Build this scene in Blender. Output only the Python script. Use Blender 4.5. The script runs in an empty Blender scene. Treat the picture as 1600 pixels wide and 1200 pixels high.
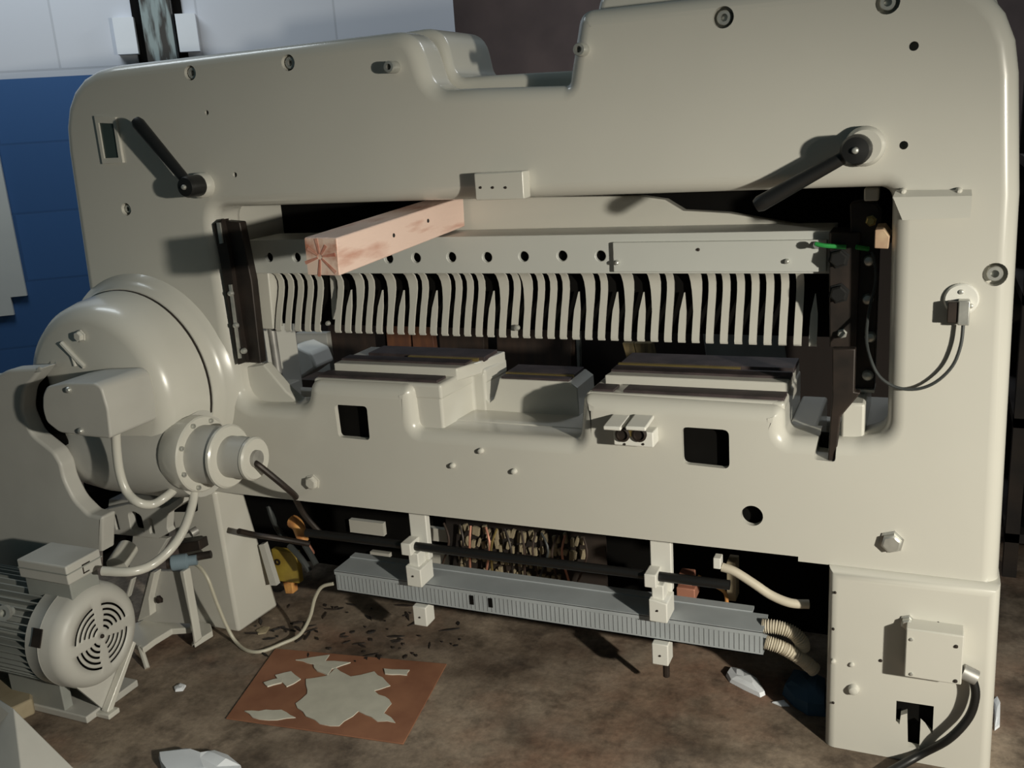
import bpy, bmesh, math, random
import numpy as np
from mathutils import Vector, Matrix
random.seed(7)
S = bpy.context.scene
COL = S.collection

# ------------------------------------------------------------------ camera
FPX = 1500.0
CAM_ROT = np.array([[0.91829029, 0.04548402, -0.39328633],
                    [0.39057432, -0.26658247, 0.8811274],
                    [-0.06476603, -0.96273828, -0.26256498]])   # world <- (right, down, forward)
CAM_POS = np.array([0.0, -2.132957, 1.5])
cam_d = bpy.data.cameras.new('camera'); cam = bpy.data.objects.new('camera', cam_d); COL.objects.link(cam)
cam_d.sensor_fit = 'HORIZONTAL'; cam_d.sensor_width = 36.0; cam_d.lens = 36.0 * FPX / 1600.0
cam_d.clip_start = 0.02; cam_d.clip_end = 100
r, d, f = CAM_ROT[:, 0], CAM_ROT[:, 1], CAM_ROT[:, 2]
m = Matrix(((r[0], -d[0], -f[0], CAM_POS[0]), (r[1], -d[1], -f[1], CAM_POS[1]), (r[2], -d[2], -f[2], CAM_POS[2]), (0, 0, 0, 1)))
cam.matrix_world = m
S.camera = cam

# ------------------------------------------------------------------ world, lights, exposure
S.view_settings.view_transform = 'Standard'; S.view_settings.look = 'None'
S.view_settings.gamma = 1.0; S.view_settings.exposure = 0.0
w = bpy.data.worlds.new('world'); S.world = w; w.use_nodes = True
bg = w.node_tree.nodes['Background']; bg.inputs[0].default_value = (0.50, 0.85, 0.95, 1); bg.inputs[1].default_value = 0.045

def lamp(name, kind, loc, target, energy, color, **kw):
    l = bpy.data.lights.new(name, kind); l.energy = energy; l.color = color
    for k, v in kw.items(): setattr(l, k, v)
    o = bpy.data.objects.new(name, l); COL.objects.link(o)
    o.location = loc
    o.rotation_euler = (Vector(target) - Vector(loc)).to_track_quat('-Z', 'Y').to_euler()
    return o
lamp('flood_light', 'SPOT', (1.86, -1.95, 1.47), (-1.25, -0.1, 0.02), 455, (1.0, 0.95, 0.81), spot_size=math.radians(76), spot_blend=1.0, shadow_soft_size=0.05)
lamp('fill_light', 'POINT', (1.6, -1.95, 1.6), (0, 0, 0), 9, (1.0, 0.95, 0.83), shadow_soft_size=0.05)  # point fill added beside the flood to lift the machine evenly
lamp('daylight_opening', 'AREA', (-3.1, 0.25, 3.3), (-3.7, 1.7, 1.2), 24, (0.86, 0.95, 1.0), shape='RECTANGLE', size=1.2, size_y=0.8)
lamp('rear_wall_fill', 'AREA', (0.2, 2.4, 3.4), (0.0, 3.4, 1.0), 45, (0.9, 0.95, 1.0), shape='RECTANGLE', size=1.2, size_y=0.6)  # unseen area light added to brighten the back wall and rear floor

# ------------------------------------------------------------------ pixel -> place
def ray(x, y): return CAM_ROT @ np.array([x - 800.0, y - 600.0, FPX])
def P(x, y, Y=0.0):
    v = ray(x, y); t = (Y - CAM_POS[1]) / v[1]; return Vector(CAM_POS + t * v)
def PZ(x, y, Z=0.0):
    v = ray(x, y); t = (Z - CAM_POS[2]) / v[2]; return Vector(CAM_POS + t * v)
def PX(x, y, X=0.0):
    v = ray(x, y); t = (X - CAM_POS[0]) / v[0]; return Vector(CAM_POS + t * v)

# ------------------------------------------------------------------ materials
def mat(name, col, rough=0.5, metal=0.0, var=0.12, scale=6.0, col2=None, bump=0.0, bscale=60.0, stretch=None, coat=0.0, lo=0.35, hi=0.65):
    m = bpy.data.materials.new(name); m.use_nodes = True
    nt = m.node_tree; b = nt.nodes['Principled BSDF']
    b.inputs['Roughness'].default_value = rough; b.inputs['Metallic'].default_value = metal
    if coat: b.inputs['Coat Weight'].default_value = coat
    tc = nt.nodes.new('ShaderNodeTexCoord'); mp = nt.nodes.new('ShaderNodeMapping')
    nt.links.new(tc.outputs['Object'], mp.inputs[0])
    if stretch: mp.inputs['Scale'].default_value = stretch
    n = nt.nodes.new('ShaderNodeTexNoise'); n.inputs['Scale'].default_value = scale; n.inputs['Detail'].default_value = 6
    nt.links.new(mp.outputs[0], n.inputs['Vector'])
    rp = nt.nodes.new('ShaderNodeValToRGB')
    c2 = col2 if col2 else tuple(c * (1 - var) for c in col)
    rp.color_ramp.elements[0].position = lo; rp.color_ramp.elements[1].position = hi
    rp.color_ramp.elements[0].color = (*c2, 1); rp.color_ramp.elements[1].color = (*col, 1)
    nt.links.new(n.outputs['Fac'], rp.inputs[0]); nt.links.new(rp.outputs[0], b.inputs['Base Color'])
    if bump:
        n2 = nt.nodes.new('ShaderNodeTexNoise'); n2.inputs['Scale'].default_value = bscale; n2.inputs['Detail'].default_value = 4
        nt.links.new(mp.outputs[0], n2.inputs['Vector'])
        bp = nt.nodes.new('ShaderNodeBump'); bp.inputs['Strength'].default_value = bump; bp.inputs['Distance'].default_value = 0.01
        nt.links.new(n2.outputs['Fac'], bp.inputs['Height']); nt.links.new(bp.outputs[0], b.inputs['Normal'])
    return m
M = {}
M['paint'] = mat('cream_enamel', (0.60, 0.585, 0.530), 0.27, var=0.04, scale=2.5, coat=0.3)
M['paint_matt'] = mat('cream_paint', (0.62, 0.60, 0.54), 0.5, var=0.07, scale=5)
M['paint_grey'] = mat('grey_beige_paint', (0.50, 0.49, 0.455), 0.45, var=0.1, scale=5)
M['grey'] = mat('grey_paint', (0.30, 0.31, 0.29), 0.4, var=0.12, scale=9)
M['lid'] = mat('grey_satin_paint', (0.55, 0.56, 0.53), 0.4, var=0.04, scale=4)
M['white'] = mat('white_plastic', (0.74, 0.73, 0.68), 0.45, var=0.04)
M['black'] = mat('black_rubber', (0.012, 0.012, 0.012), 0.42, var=0.3)
M['dark'] = mat('shade_black', (0.006, 0.0055, 0.005), 0.9, var=0.3)  # near-black, mostly paints the shade of unlit recesses and gaps
M['steel'] = mat('bare_steel', (0.42, 0.41, 0.39), 0.5, metal=0.5, var=0.3, scale=20)
M['darksteel'] = mat('oiled_dark_steel', (0.042, 0.03, 0.024), 0.5, metal=0.3, var=0.5, scale=14, col2=(0.02, 0.016, 0.014))
M['railsteel'] = mat('stained_steel_rail', (0.06, 0.044, 0.045), 0.55, metal=0.0, scale=18, col2=(0.03, 0.023, 0.024))
M['brass'] = mat('bright_brass', (0.55, 0.42, 0.16), 0.35, metal=0.8, var=0.3)
M['bolt'] = mat('zinc_bolt', (0.6, 0.6, 0.56), 0.35, metal=0.6, var=0.25, scale=30)
M['timber'] = mat('primed_timber', (0.80, 0.60, 0.52), 0.7, scale=7, col2=(0.52, 0.25, 0.18), stretch=(2, 0.7, 4), bump=0.15, lo=0.24, hi=0.46)
M['timber_end'] = mat('primed_timber_end', (0.78, 0.60, 0.50), 0.7, scale=16, col2=(0.48, 0.20, 0.13), lo=0.38, hi=0.54)
M['stain'] = mat('red_brown_stain', (0.45, 0.16, 0.11), 0.75, scale=40, col2=(0.6, 0.32, 0.24))
M['tape'] = mat('masking_tape', (0.56, 0.42, 0.27), 0.6, scale=30, col2=(0.45, 0.3, 0.2))
M['green'] = mat('green_wire_plastic', (0.03, 0.32, 0.07), 0.45)
M['yellow'] = mat('yellow_paint', (0.42, 0.31, 0.05), 0.5, scale=14, col2=(0.26, 0.17, 0.03))
M['orange'] = mat('orange_plastic', (0.80, 0.42, 0.13), 0.5, scale=30, col2=(0.5, 0.2, 0.07))
M['copper'] = mat('pink_copper', (0.55, 0.25, 0.17), 0.45, metal=0.3)
M['trunk'] = mat('grey_trunking_plastic', (0.40, 0.43, 0.45), 0.5, var=0.12, scale=10)
M['trunkslot'] = mat('trunking_slot', (0.29, 0.31, 0.325), 0.6)
M['card'] = mat('brown_hardboard', (0.34, 0.155, 0.085), 0.75, scale=8, col2=(0.24, 0.10, 0.055))
M['spill'] = mat('cream_paint_spill', (0.66, 0.64, 0.55), 0.35, var=0.12, scale=18)
M['paper'] = mat('white_paper', (0.80, 0.83, 0.88), 0.7, var=0.05)
M['cable_w'] = mat('cream_cable', (0.55, 0.52, 0.42), 0.5)
M['cable_g'] = mat('dark_grey_cable', (0.045, 0.05, 0.05), 0.5)
M['blue'] = mat('blue_cloth', (0.03, 0.08, 0.14), 0.8)
M['bluecap'] = mat('dusty_blue_plastic', (0.20, 0.27, 0.32), 0.5)
M['glass'] = mat('dark_gauge_glass', (0.055, 0.075, 0.07), 0.15)
M['board_o'] = mat('orange_board', (0.22, 0.085, 0.035), 0.7, scale=5, col2=(0.12, 0.05, 0.03), stretch=(6, 6, 1))
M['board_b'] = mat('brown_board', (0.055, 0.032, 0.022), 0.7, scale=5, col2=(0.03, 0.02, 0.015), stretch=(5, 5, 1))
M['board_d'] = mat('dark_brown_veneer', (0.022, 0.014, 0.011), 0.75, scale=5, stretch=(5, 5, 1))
M['board_g'] = mat('olive_board', (0.20, 0.15, 0.07), 0.7, scale=9, col2=(0.09, 0.07, 0.04), stretch=(9, 9, 1))
M['sheet'] = mat('grey_sheet_metal', (0.22, 0.24, 0.23), 0.5, scale=3, col2=(0.11, 0.11, 0.10))
M['flex'] = mat('pale_corrugated_plastic', (0.62, 0.56, 0.45), 0.5)
M['shelf'] = mat('dark_shelf_steel', (0.035, 0.024, 0.018), 0.7, scale=6, col2=(0.012, 0.01, 0.01))
M['beige'] = mat('beige_dusty_board', (0.36, 0.30, 0.20), 0.85, scale=10, col2=(0.27, 0.22, 0.14))
M['rear'] = mat('brown_render', (0.17, 0.125, 0.115), 0.9, scale=3, col2=(0.12, 0.09, 0.085))
M['column'] = mat('rusty_column_paint', (0.30, 0.36, 0.36), 0.6, scale=5, col2=(0.05, 0.045, 0.04), stretch=(6, 6, 1.0), lo=0.42, hi=0.56)

def floor_mat():
    m = bpy.data.materials.new('stained_concrete'); m.use_nodes = True; nt = m.node_tree; b = nt.nodes['Principled BSDF']
    b.inputs['Roughness'].default_value = 0.85
    tc = nt.nodes.new('ShaderNodeTexCoord')
    def noise(s, d, seed):
        mp = nt.nodes.new('ShaderNodeMapping'); mp.inputs['Location'].default_value = (seed, seed * 2, 0)
        nt.links.new(tc.outputs['Object'], mp.inputs[0])
        n = nt.nodes.new('ShaderNodeTexNoise'); n.inputs['Scale'].default_value = s; n.inputs['Detail'].default_value = d; n.inputs['Roughness'].default_value = 0.65
        nt.links.new(mp.outputs[0], n.inputs['Vector']); return n.outputs['Fac']
    def ramp(fac, p0, c0, p1, c1):
        r = nt.nodes.new('ShaderNodeValToRGB'); e = r.color_ramp.elements
        e[0].position = p0; e[0].color = (*c0, 1); e[1].position = p1; e[1].color = (*c1, 1); nt.links.new(fac, r.inputs[0]); return r.outputs[0]
    def mix(fac, a, b_, mode='MIX'):
        x = nt.nodes.new('ShaderNodeMix'); x.data_type = 'RGBA'; x.blend_type = mode
        if isinstance(fac, float): x.inputs[0].default_value = fac
        else: nt.links.new(fac, x.inputs[0])
        nt.links.new(a, x.inputs[6]); nt.links.new(b_, x.inputs[7]); return x.outputs[2]
    base = ramp(noise(3.2, 8, 3), 0.36, (0.12, 0.085, 0.06), 0.64, (0.36, 0.285, 0.215))
    rust = ramp(noise(5.0, 8, 11), 0.35, (0.24, 0.12, 0.075), 0.6, (0.31, 0.21, 0.145))
    c = mix(ramp(noise(1.7, 4, 5), 0.48, (0, 0, 0), 0.62, (0.7, 0.7, 0.7)), base, rust)
    st = ramp(noise(2.3, 9, 21), 0.50, (1, 1, 1), 0.66, (0.25, 0.23, 0.20))
    c = mix(1.0, c, st, 'MULTIPLY')
    c = mix(1.0, c, ramp(noise(9, 8, 33), 0.52, (1, 1, 1), 0.68, (0.45, 0.43, 0.42)), 'MULTIPLY')
    fine = ramp(noise(55, 6, 1), 0.3, (0.75, 0.75, 0.75), 0.7, (1.15, 1.15, 1.15))
    c = mix(1.0, c, fine, 'MULTIPLY')
    nt.links.new(c, b.inputs['Base Color'])
    bp = nt.nodes.new('ShaderNodeBump'); bp.inputs['Strength'].default_value = 0.25; bp.inputs['Distance'].default_value = 0.008
    nt.links.new(noise(40, 6, 9), bp.inputs['Height']); nt.links.new(bp.outputs[0], b.inputs['Normal'])
    return m
def wall_mat():
    # painted block wall: white above a painted blue dado, mortar joints; object X runs along the wall, Z up
    m = bpy.data.materials.new('painted_blockwork'); m.use_nodes = True; nt = m.node_tree; b = nt.nodes['Principled BSDF']
    b.inputs['Roughness'].default_value = 0.6
    tc = nt.nodes.new('ShaderNodeTexCoord'); sp = nt.nodes.new('ShaderNodeSeparateXYZ'); nt.links.new(tc.outputs['Object'], sp.inputs[0])
    cb = nt.nodes.new('ShaderNodeCombineXYZ'); nt.links.new(sp.outputs['X'], cb.inputs[0]); nt.links.new(sp.outputs['Z'], cb.inputs[1])
    mpn = nt.nodes.new('ShaderNodeMapping'); mpn.inputs['Location'].default_value = (0.13, 0.0, 0); nt.links.new(cb.outputs[0], mpn.inputs[0])
    br = nt.nodes.new('ShaderNodeTexBrick'); nt.links.new(mpn.outputs[0], br.inputs['Vector'])
    br.inputs['Scale'].default_value = 1.0; br.inputs['Brick Width'].default_value = 0.62; br.inputs['Row Height'].default_value = 0.31
    br.inputs['Mortar Size'].default_value = 0.006; br.inputs['Mortar Smooth'].default_value = 0.4
    br.inputs['Color1'].default_value = (1, 1, 1, 1); br.inputs['Color2'].default_value = (0.93, 0.93, 0.93, 1); br.inputs['Mortar'].default_value = (0.78, 0.78, 0.78, 1)
    mt = nt.nodes.new('ShaderNodeMath'); mt.operation = 'GREATER_THAN'; mt.inputs[1].default_value = 1.83; nt.links.new(sp.outputs['Z'], mt.inputs[0])
    mx = nt.nodes.new('ShaderNodeMix'); mx.data_type = 'RGBA'; nt.links.new(mt.outputs[0], mx.inputs[0])
    mx.inputs[6].default_value = (0.045, 0.13, 0.32, 1); mx.inputs[7].default_value = (0.62, 0.64, 0.70, 1)
    mu = nt.nodes.new('ShaderNodeMix'); mu.data_type = 'RGBA'; mu.blend_type = 'MULTIPLY'; mu.inputs[0].default_value = 1.0
    nt.links.new(mx.outputs[2], mu.inputs[6]); nt.links.new(br.outputs[0], mu.inputs[7]); nt.links.new(mu.outputs[2], b.inputs['Base Color'])
    bp = nt.nodes.new('ShaderNodeBump'); bp.inputs['Strength'].default_value = 0.15; bp.inputs['Distance'].default_value = 0.01
    nt.links.new(br.outputs[0], bp.inputs['Height']); nt.links.new(bp.outputs[0], b.inputs['Normal'])
    return m
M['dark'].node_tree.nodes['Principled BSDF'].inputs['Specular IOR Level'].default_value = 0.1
M['floor'] = floor_mat(); M['wall'] = wall_mat()

# ------------------------------------------------------------------ builders
WLOC = {}                      # world location of every object, for parenting
def thing(name, label, cat, loc, group=None):
    o = bpy.data.objects.new(name, None); COL.objects.link(o); o.location = loc; o.empty_display_size = 0.05
    o['label'] = label; o['category'] = cat
    if group: o['group'] = group
    WLOC[o] = Vector(loc); return o
def tag(o, label, cat, group=None):
    o['label'] = label; o['category'] = cat
    if group: o['group'] = group
    return o
def put(name, me, mt, parent=None, bevel=0.0, segs=2, origin=None, smooth=35):
    """link a mesh whose vertices are in world coordinates as ONE object with its origin at its own middle"""
    n = len(me.vertices); co = np.empty(n * 3); me.vertices.foreach_get('co', co); co = co.reshape(-1, 3)
    c = Vector(origin) if origin is not None else Vector((co.min(0) + co.max(0)) / 2)
    me.transform(Matrix.Translation(-c))
    me.materials.clear(); me.materials.append(mt); me.name = name
    me.polygons.foreach_set('use_smooth', [True] * len(me.polygons))
    me.set_sharp_from_angle(angle=math.radians(smooth))
    o = bpy.data.objects.new(name, me); COL.objects.link(o); WLOC[o] = c
    if parent: o.parent = parent; o.location = c - WLOC[parent]
    else: o.location = c
    if bevel:
        b = o.modifiers.new('bevel', 'BEVEL'); b.width = bevel; b.segments = segs; b.limit_method = 'ANGLE'; b.angle_limit = math.radians(40); b.harden_normals = False
    wn = o.modifiers.new('wn', 'WEIGHTED_NORMAL'); wn.keep_sharp = True
    return o
class MB:
    def __init__(s): s.bm = bmesh.new()
    def mesh(s):
        bmesh.ops.recalc_face_normals(s.bm, faces=s.bm.faces); me = bpy.data.meshes.new('m'); s.bm.to_mesh(me); s.bm.free(); return me
    def build(s, name, mt, parent=None, **k): return put(name, s.mesh(), mt, parent, **k)
    def hexa(s, lo, hi):       # two quads of four points
        v = [s.bm.verts.new(p) for p in list(lo) + list(hi)]
        for q in ((0, 1, 2, 3), (4, 5, 6, 7), (0, 1, 5, 4), (1, 2, 6, 5), (2, 3, 7, 6), (3, 0, 4, 7)): s.bm.faces.new([v[i] for i in q])
        return s
    def box(s, a, b):
        x0, y0, z0 = a; x1, y1, z1 = b
        return s.hexa([(x0, y0, z0), (x1, y0, z0), (x1, y1, z0), (x0, y1, z0)], [(x0, y0, z1), (x1, y0, z1), (x1, y1, z1), (x0, y1, z1)])
    def prism(s, pts, ext):
        ext = Vector(ext); a = [s.bm.verts.new(p) for p in pts]; b = [s.bm.verts.new(Vector(p) + ext) for p in pts]
        n = len(a)
        s.bm.faces.new(a); s.bm.faces.new(b[::-1])
        for i in range(n): s.bm.faces.new((a[i], a[(i + 1) % n], b[(i + 1) % n], b[i]))
        return s
    def lathe(s, org, axis, prof, segs=32, phase=0.0):
        """prof: (radius, distance along axis); radius 0 closes"""
        org = Vector(org); ax = Vector(axis).normalized()
        u = ax.orthogonal().normalized() if abs(ax.z) > 0.9 else ax.cross(Vector((0, 0, 1))).normalized()
        v = ax.cross(u); rings = []
        for rr, t in prof:
            if rr <= 1e-6: rings.append([s.bm.verts.new(org + ax * t)])
            else: rings.append([s.bm.verts.new(org + ax * t + (u * math.cos(phase + 2 * math.pi * i / segs) + v * math.sin(phase + 2 * math.pi * i / segs)) * rr) for i in range(segs)])
        for A, B in zip(rings, rings[1:]):
            for i in range(segs):
                j = (i + 1) % segs
                if len(A) == 1 and len(B) == 1: continue
                if len(A) == 1: s.bm.faces.new((A[0], B[i], B[j]))
                elif len(B) == 1: s.bm.faces.new((A[i], A[j], B[0]))
                else: s.bm.faces.new((A[i], A[j], B[j], B[i]))
        return s
    def cyl(s, a, b, rr, segs=24, r2=None):
        a = Vector(a); b = Vector(b); L = (b - a).length; r2 = rr if r2 is None else r2
        return s.lathe(a, b - a, [(0, 0), (rr, 0), (r2, L), (0, L)], segs)
    def tube(s, pts, rr, segs=10, smooth=6, rad=None):
        pts = [Vector(p) for p in pts]
        if smooth:
            q = [pts[0]] + pts + [pts[-1]]; out = []; ro = []
            for i in range(1, len(q) - 2):
                for k in range(smooth):
                    t = k / smooth; p0, p1, p2, p3 = q[i - 1:i + 3]
                    out.append(0.5 * ((2 * p1) + (p2 - p0) * t + (2 * p0 - 5 * p1 + 4 * p2 - p3) * t * t + (3 * p1 - p0 - 3 * p2 + p3) * t ** 3))
            out.append(pts[-1]); pts = out
        n = len(pts); T = [(pts[min(i + 1, n - 1)] - pts[max(i - 1, 0)]).normalized() for i in range(n)]
        u = T[0].orthogonal().normalized(); rings = []
        for i in range(n):
            u = (u - T[i] * u.dot(T[i])).normalized(); v = T[i].cross(u)
            ri = rad(i / (n - 1)) if rad else rr
            rings.append([s.bm.verts.new(pts[i] + (u * math.cos(2 * math.pi * k / segs) + v * math.sin(2 * math.pi * k / segs)) * ri) for k in range(segs)])
        for A, B in zip(rings, rings[1:]):
            for k in range(segs): s.bm.faces.new((A[k], A[(k + 1) % segs], B[(k + 1) % segs], B[k]))
        s.bm.faces.new(rings[0][::-1]); s.bm.faces.new(rings[-1]); return s
def rect(tl, br, Y, depth):
    """axis-aligned block whose front face at depth Y spans from top-left to bottom-right"""
    a = P(*tl, Y); b = P(*br, Y); return MB().box((a.x, Y, b.z), (b.x, Y + depth, a.z))
def roundpoly(pts, rad, segs=6):
    out = []; n = len(pts)
    for i in range(n):
        p = Vector(pts[i]); a = Vector(pts[i - 1]); b = Vector(pts[(i + 1) % n]); rr = rad[i] if isinstance(rad, (list, tuple)) else rad
        if rr <= 0: out.append(tuple(p)); continue
        da = (a - p); db = (b - p); la, lb = da.length, db.length; da.normalize(); db.normalize()
        t = min(rr, la * .49, lb * .49); p0 = p + da * t; p1 = p + db * t
        for k in range(segs + 1):
            s_ = k / segs; out.append(tuple(p0 * (1 - s_) ** 2 + p * 2 * s_ * (1 - s_) + p1 * s_ ** 2))
    return out
def plate_mesh(loops, Y0, Y1, bev, res=5):
    """cast plate: XZ outline loops (holes included) from Y0 (front) to Y1 with rolled edges"""
    cu = bpy.data.curves.new('c', 'CURVE'); cu.dimensions = '2D'; cu.fill_mode = 'BOTH'
    for L in loops:
        sp = cu.splines.new('POLY'); sp.points.add(len(L) - 1); sp.use_cyclic_u = True
        for i, (x, z) in enumerate(L): sp.points[i].co = (x, z, 0, 1)
    cu.bevel_depth = bev; cu.bevel_resolution = res; cu.offset = -bev; cu.extrude = max((Y1 - Y0) / 2 - bev, 0.0001)
    o = bpy.data.objects.new('c', cu); COL.objects.link(o)
    dg = bpy.context.evaluated_depsgraph_get(); me = bpy.data.meshes.new_from_object(o.evaluated_get(dg))
    bpy.data.objects.remove(o); bpy.data.curves.remove(cu)
    me.transform(Matrix(((1, 0, 0, 0), (0, 0, -1, (Y0 + Y1) / 2), (0, 1, 0, 0), (0, 0, 0, 1))))
    bm = bmesh.new(); bm.from_mesh(me); bmesh.ops.remove_doubles(bm, verts=bm.verts, dist=1e-5)
    bmesh.ops.recalc_face_normals(bm, faces=bm.faces); bm.to_mesh(me); bm.free(); return me
def cut(me, cutter):
    """boolean difference of two world-space meshes -> new mesh"""
    a = bpy.data.objects.new('a', me); b = bpy.data.objects.new('b', cutter); COL.objects.link(a); COL.objects.link(b)
    md = a.modifiers.new('b', 'BOOLEAN'); md.operation = 'DIFFERENCE'; md.solver = 'EXACT'; md.object = b
    md.use_self = True
    dg = bpy.context.evaluated_depsgraph_get(); dg.update(); res = bpy.data.meshes.new_from_object(a.evaluated_get(dg))
    bpy.data.objects.remove(a); bpy.data.objects.remove(b); return res
def xz(px, Y=0.0): return [(P(*p, Y).x, P(*p, Y).z) for p in px]
_cache = {}
def bolt(px, py, Y, rr, h, mt, parent, name='bolt', kind='hex', out=(0, -1, 0), at=None):
    key = (round(rr, 4), round(h, 4), mt.name, kind, out); c = at if at is not None else P(px, py, Y)
    if key not in _cache:
        b = MB()
        if kind == 'hex': b.lathe((0, 0, 0), out, [(0, -0.002), (rr * 1.25, -0.002), (rr * 1.25, h * .18), (rr, h * .2), (rr, h * .85), (rr * .8, h), (0, h)], 6, 0.3)
        elif kind == 'round': b.lathe((0, 0, 0), out, [(0, -0.002), (rr, -0.002), (rr, h * .4), (rr * .75, h * .85), (rr * .35, h), (0, h)], 16)
        elif kind == 'socket': b.lathe((0, 0, 0), out, [(0, -0.002), (rr, -0.002), (rr, h * .9), (rr * .9, h), (rr * .5, h), (rr * .5, h * .3), (0, h * .3)], 20)
        o = b.build(name, mt, None, origin=(0, 0, 0)); _cache[key] = o.data; bpy.data.objects.remove(o)
    o = bpy.data.objects.new(name, _cache[key]); COL.objects.link(o); WLOC[o] = Vector(c)
    if parent: o.parent = parent; o.location = Vector(c) - WLOC[parent]
    else: o.location = c
    return o
def structure(o): o['kind'] = 'structure'; return o

# ================================================================== the room
b = MB(); b.box((-7, -5, -0.1), (4, 7, 0.0)); structure(b.build('floor', M['floor'], origin=(0, 0, 0)))
WDIR = Vector((0.807, 0.59, 0)).normalized(); WN = Vector((WDIR.y, -WDIR.x, 0))     # WN points to the room
W0 = Vector((-3.77, 1.147, 0))
def wall_box(name, org, s0, s1, t, z0, z1, mt, kind=True):
    me = MB().box((s0, 0, z0), (s1, t, z1)).mesh(); o = put(name, me, mt, origin=(0, 0, 0))
    ang = math.atan2(WDIR.y, WDIR.x); o.rotation_euler = (0, 0, ang); o.location = org
    return structure(o) if kind else o
def wall_pt(px, py, off=0.0):
    v = ray(px, py); o = W0 + WN * off; t = ((o.x - CAM_POS[0]) * WN.x + (o.y - CAM_POS[1]) * WN.y) / (v[0] * WN.x + v[1] * WN.y)
    p = Vector(CAM_POS + t * v); return (p - W0).dot(WDIR), p.z
wall_box('wall_left', W0, -3.0, 1.99, 0.2, 0, 3.6, M['wall'])
wall_box('wall_back', W0 - WN * 1.3, 0.9, 9.0, 0.2, 0, 3.6, M['rear'])

# painted column with hinge plates against the left wall
def wall_part(mb, tl, br, off, t):
    s0, z1 = wall_pt(*tl, off); s1, z0 = wall_pt(*br, off)
    return s0, z0, s1, z1
s0, _ = wall_pt(222, 60, 0.07); s1, _ = wall_pt(276, 60, 0.07)
sz = wall_pt(240, 60, 0.07)
colr = wall_box('steel_column', W0 + WN * 0.07, s0 + .01, s1 - .012, 0.06, 0, 3.5, M['column'], False)
tag(colr, 'rusty grey steel column against the white upper wall, behind the machine', 'column')
for k in (0, 1):
    sx = s0 - 0.03 if k == 0 else s1
    g = wall_box('dark_door_gap', W0 + WN * 0.012, sx - .005, sx + .035, 0.011, 0, 3.5, M['dark'], False); g.name = 'trim_%d' % (k + 1); structure(g)
for k, (tl, br) in enumerate((((174, 24), (216, 80)), ((272, 18), (312, 76)))):
    a0, z1 = wall_pt(*tl, 0.06); a1, z0 = wall_pt(*br, 0.06)
    pl = wall_box('hinge_plate', W0 + WN * 0.06, a0, a1, 0.06, z0 - .01, z1 - .01, M['paper'], False)
    tag(pl, ('white painted square plate on the wall left of the steel column', 'white painted square plate on the wall right of the steel column')[k], 'plate')
# thin pale patch on the blue wall at the far left
a1, z0 = wall_pt(42, 462, 0.02); _, z1 = wall_pt(5, 135, 0.02); a2, z00 = wall_pt(22, 492, 0.02)
me = MB().prism([(-3.0 + .4, -0.02, z1), (a1, -0.02, z1), (a1, -0.02, z0), (a2, -0.02, z0), (a2, -0.02, z00), (-3.0 + .4, -0.02, z00)], (0, 0.018, 0)).mesh()
o = put('pale_patch', me, M['white'], origin=(0, 0, 0)); o.location = W0; o.rotation_euler = (0, 0, math.atan2(WDIR.y, WDIR.x))
tag(o, 'pale patch with stepped lower corner on the blue wall at far left', 'board')

# ================================================================== the cutting machine
MC = thing('paper_cutting_machine', 'large cream cast iron guillotine machine with a row of clamp fingers', 'machine', (-1.1, 0.1, 0))
TOPZ = 1.722
outer = [(-2.345, .40), (-2.345, 1.08), (-2.315, 1.722), (-1.150, 1.728), (-1.112, 1.588), (-.770, 1.572), (-.735, 1.728), (.128, 1.728), (.158, 1.30), (.172, .40), (-.20, .40)]
orad = [0, 0, .22, .06, .04, .01, .03, .20, 0, 0, 0]
opening = [(-1.825, 1.326), (-.076, 1.322), (-.068, .79), (-.13, .770), (-.285, .765), (-.287, .838), (-.770, .842), (-.785, .722), (-1.245, .722), (-1.250, .842), (-1.575, .842), (-1.592, .765), (-1.825, .752)]
hrad = [.05, .03, .05, .01, .02, .025, .02, .02, .02, .025, .03, .04, .07]
fm = plate_mesh([roundpoly(outer, orad), roundpoly(opening, hrad)], 0.0, 0.14, 0.036)
c = MB()
for xa, za, xb, zb in ((-1.54, .68, -1.37, .785), (-.57, .665, -.39, .785), (-.42, .51, -.30, .64)): c.box((xa, .016, za), (xb, .3, zb))
c.box((-3, -.1, .3), (-.25, .3, .478)); c.box((-.2503, -.1, .3), (.4, .3, .466))
def cut_poly(px, rad=0.006): c.prism([Vector((x, -.05, z)) for x, z in roundpoly(xz(px), rad, 4)], (0, .4, 0))
cut_poly([(522, 632), (573, 635), (578, 688), (529, 683)], .012)
cut_poly([(1065, 667), (1139, 672), (1140, 733), (1067, 725)], .015)
cut_poly([(1285, 620), (1312, 622), (1305, 722), (1271, 718), (1277, 690)], .008)
q = P(1175, 806); c.cyl((q.x, -.05, q.z), (q.x, .3, q.z), .0255, 28)
for px, py, rr in ((323, 176, .0065), (367, 273, .007), (1428, 72, .009), (1412, 227, .0085)):
    q = P(px, py); c.cyl((q.x, -.05, q.z), (q.x, .05, q.z), rr, 16)
for px, py, rr in ((297, 114, .019), (450, 98, .020), (1130, 27, .022), (1387, 3, .023), (1555, 429, .0235), (197, 327, .018)):
    q = P(px, py); c.cyl((q.x, -.05, q.z), (q.x, .03, q.z), rr, 24)
fm = cut(fm, c.mesh())
frame = put('frame', fm, M['paint'], MC)
for px, py in ((297, 114), (450, 98), (1130, 27), (1387, 3), (1555, 429)):
    q = P(px, py); bolt(0, 0, 0, .0155, .022, M['bolt'], MC, 'socket_screw', 'socket', at=(q.x, .030, q.z))
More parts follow.
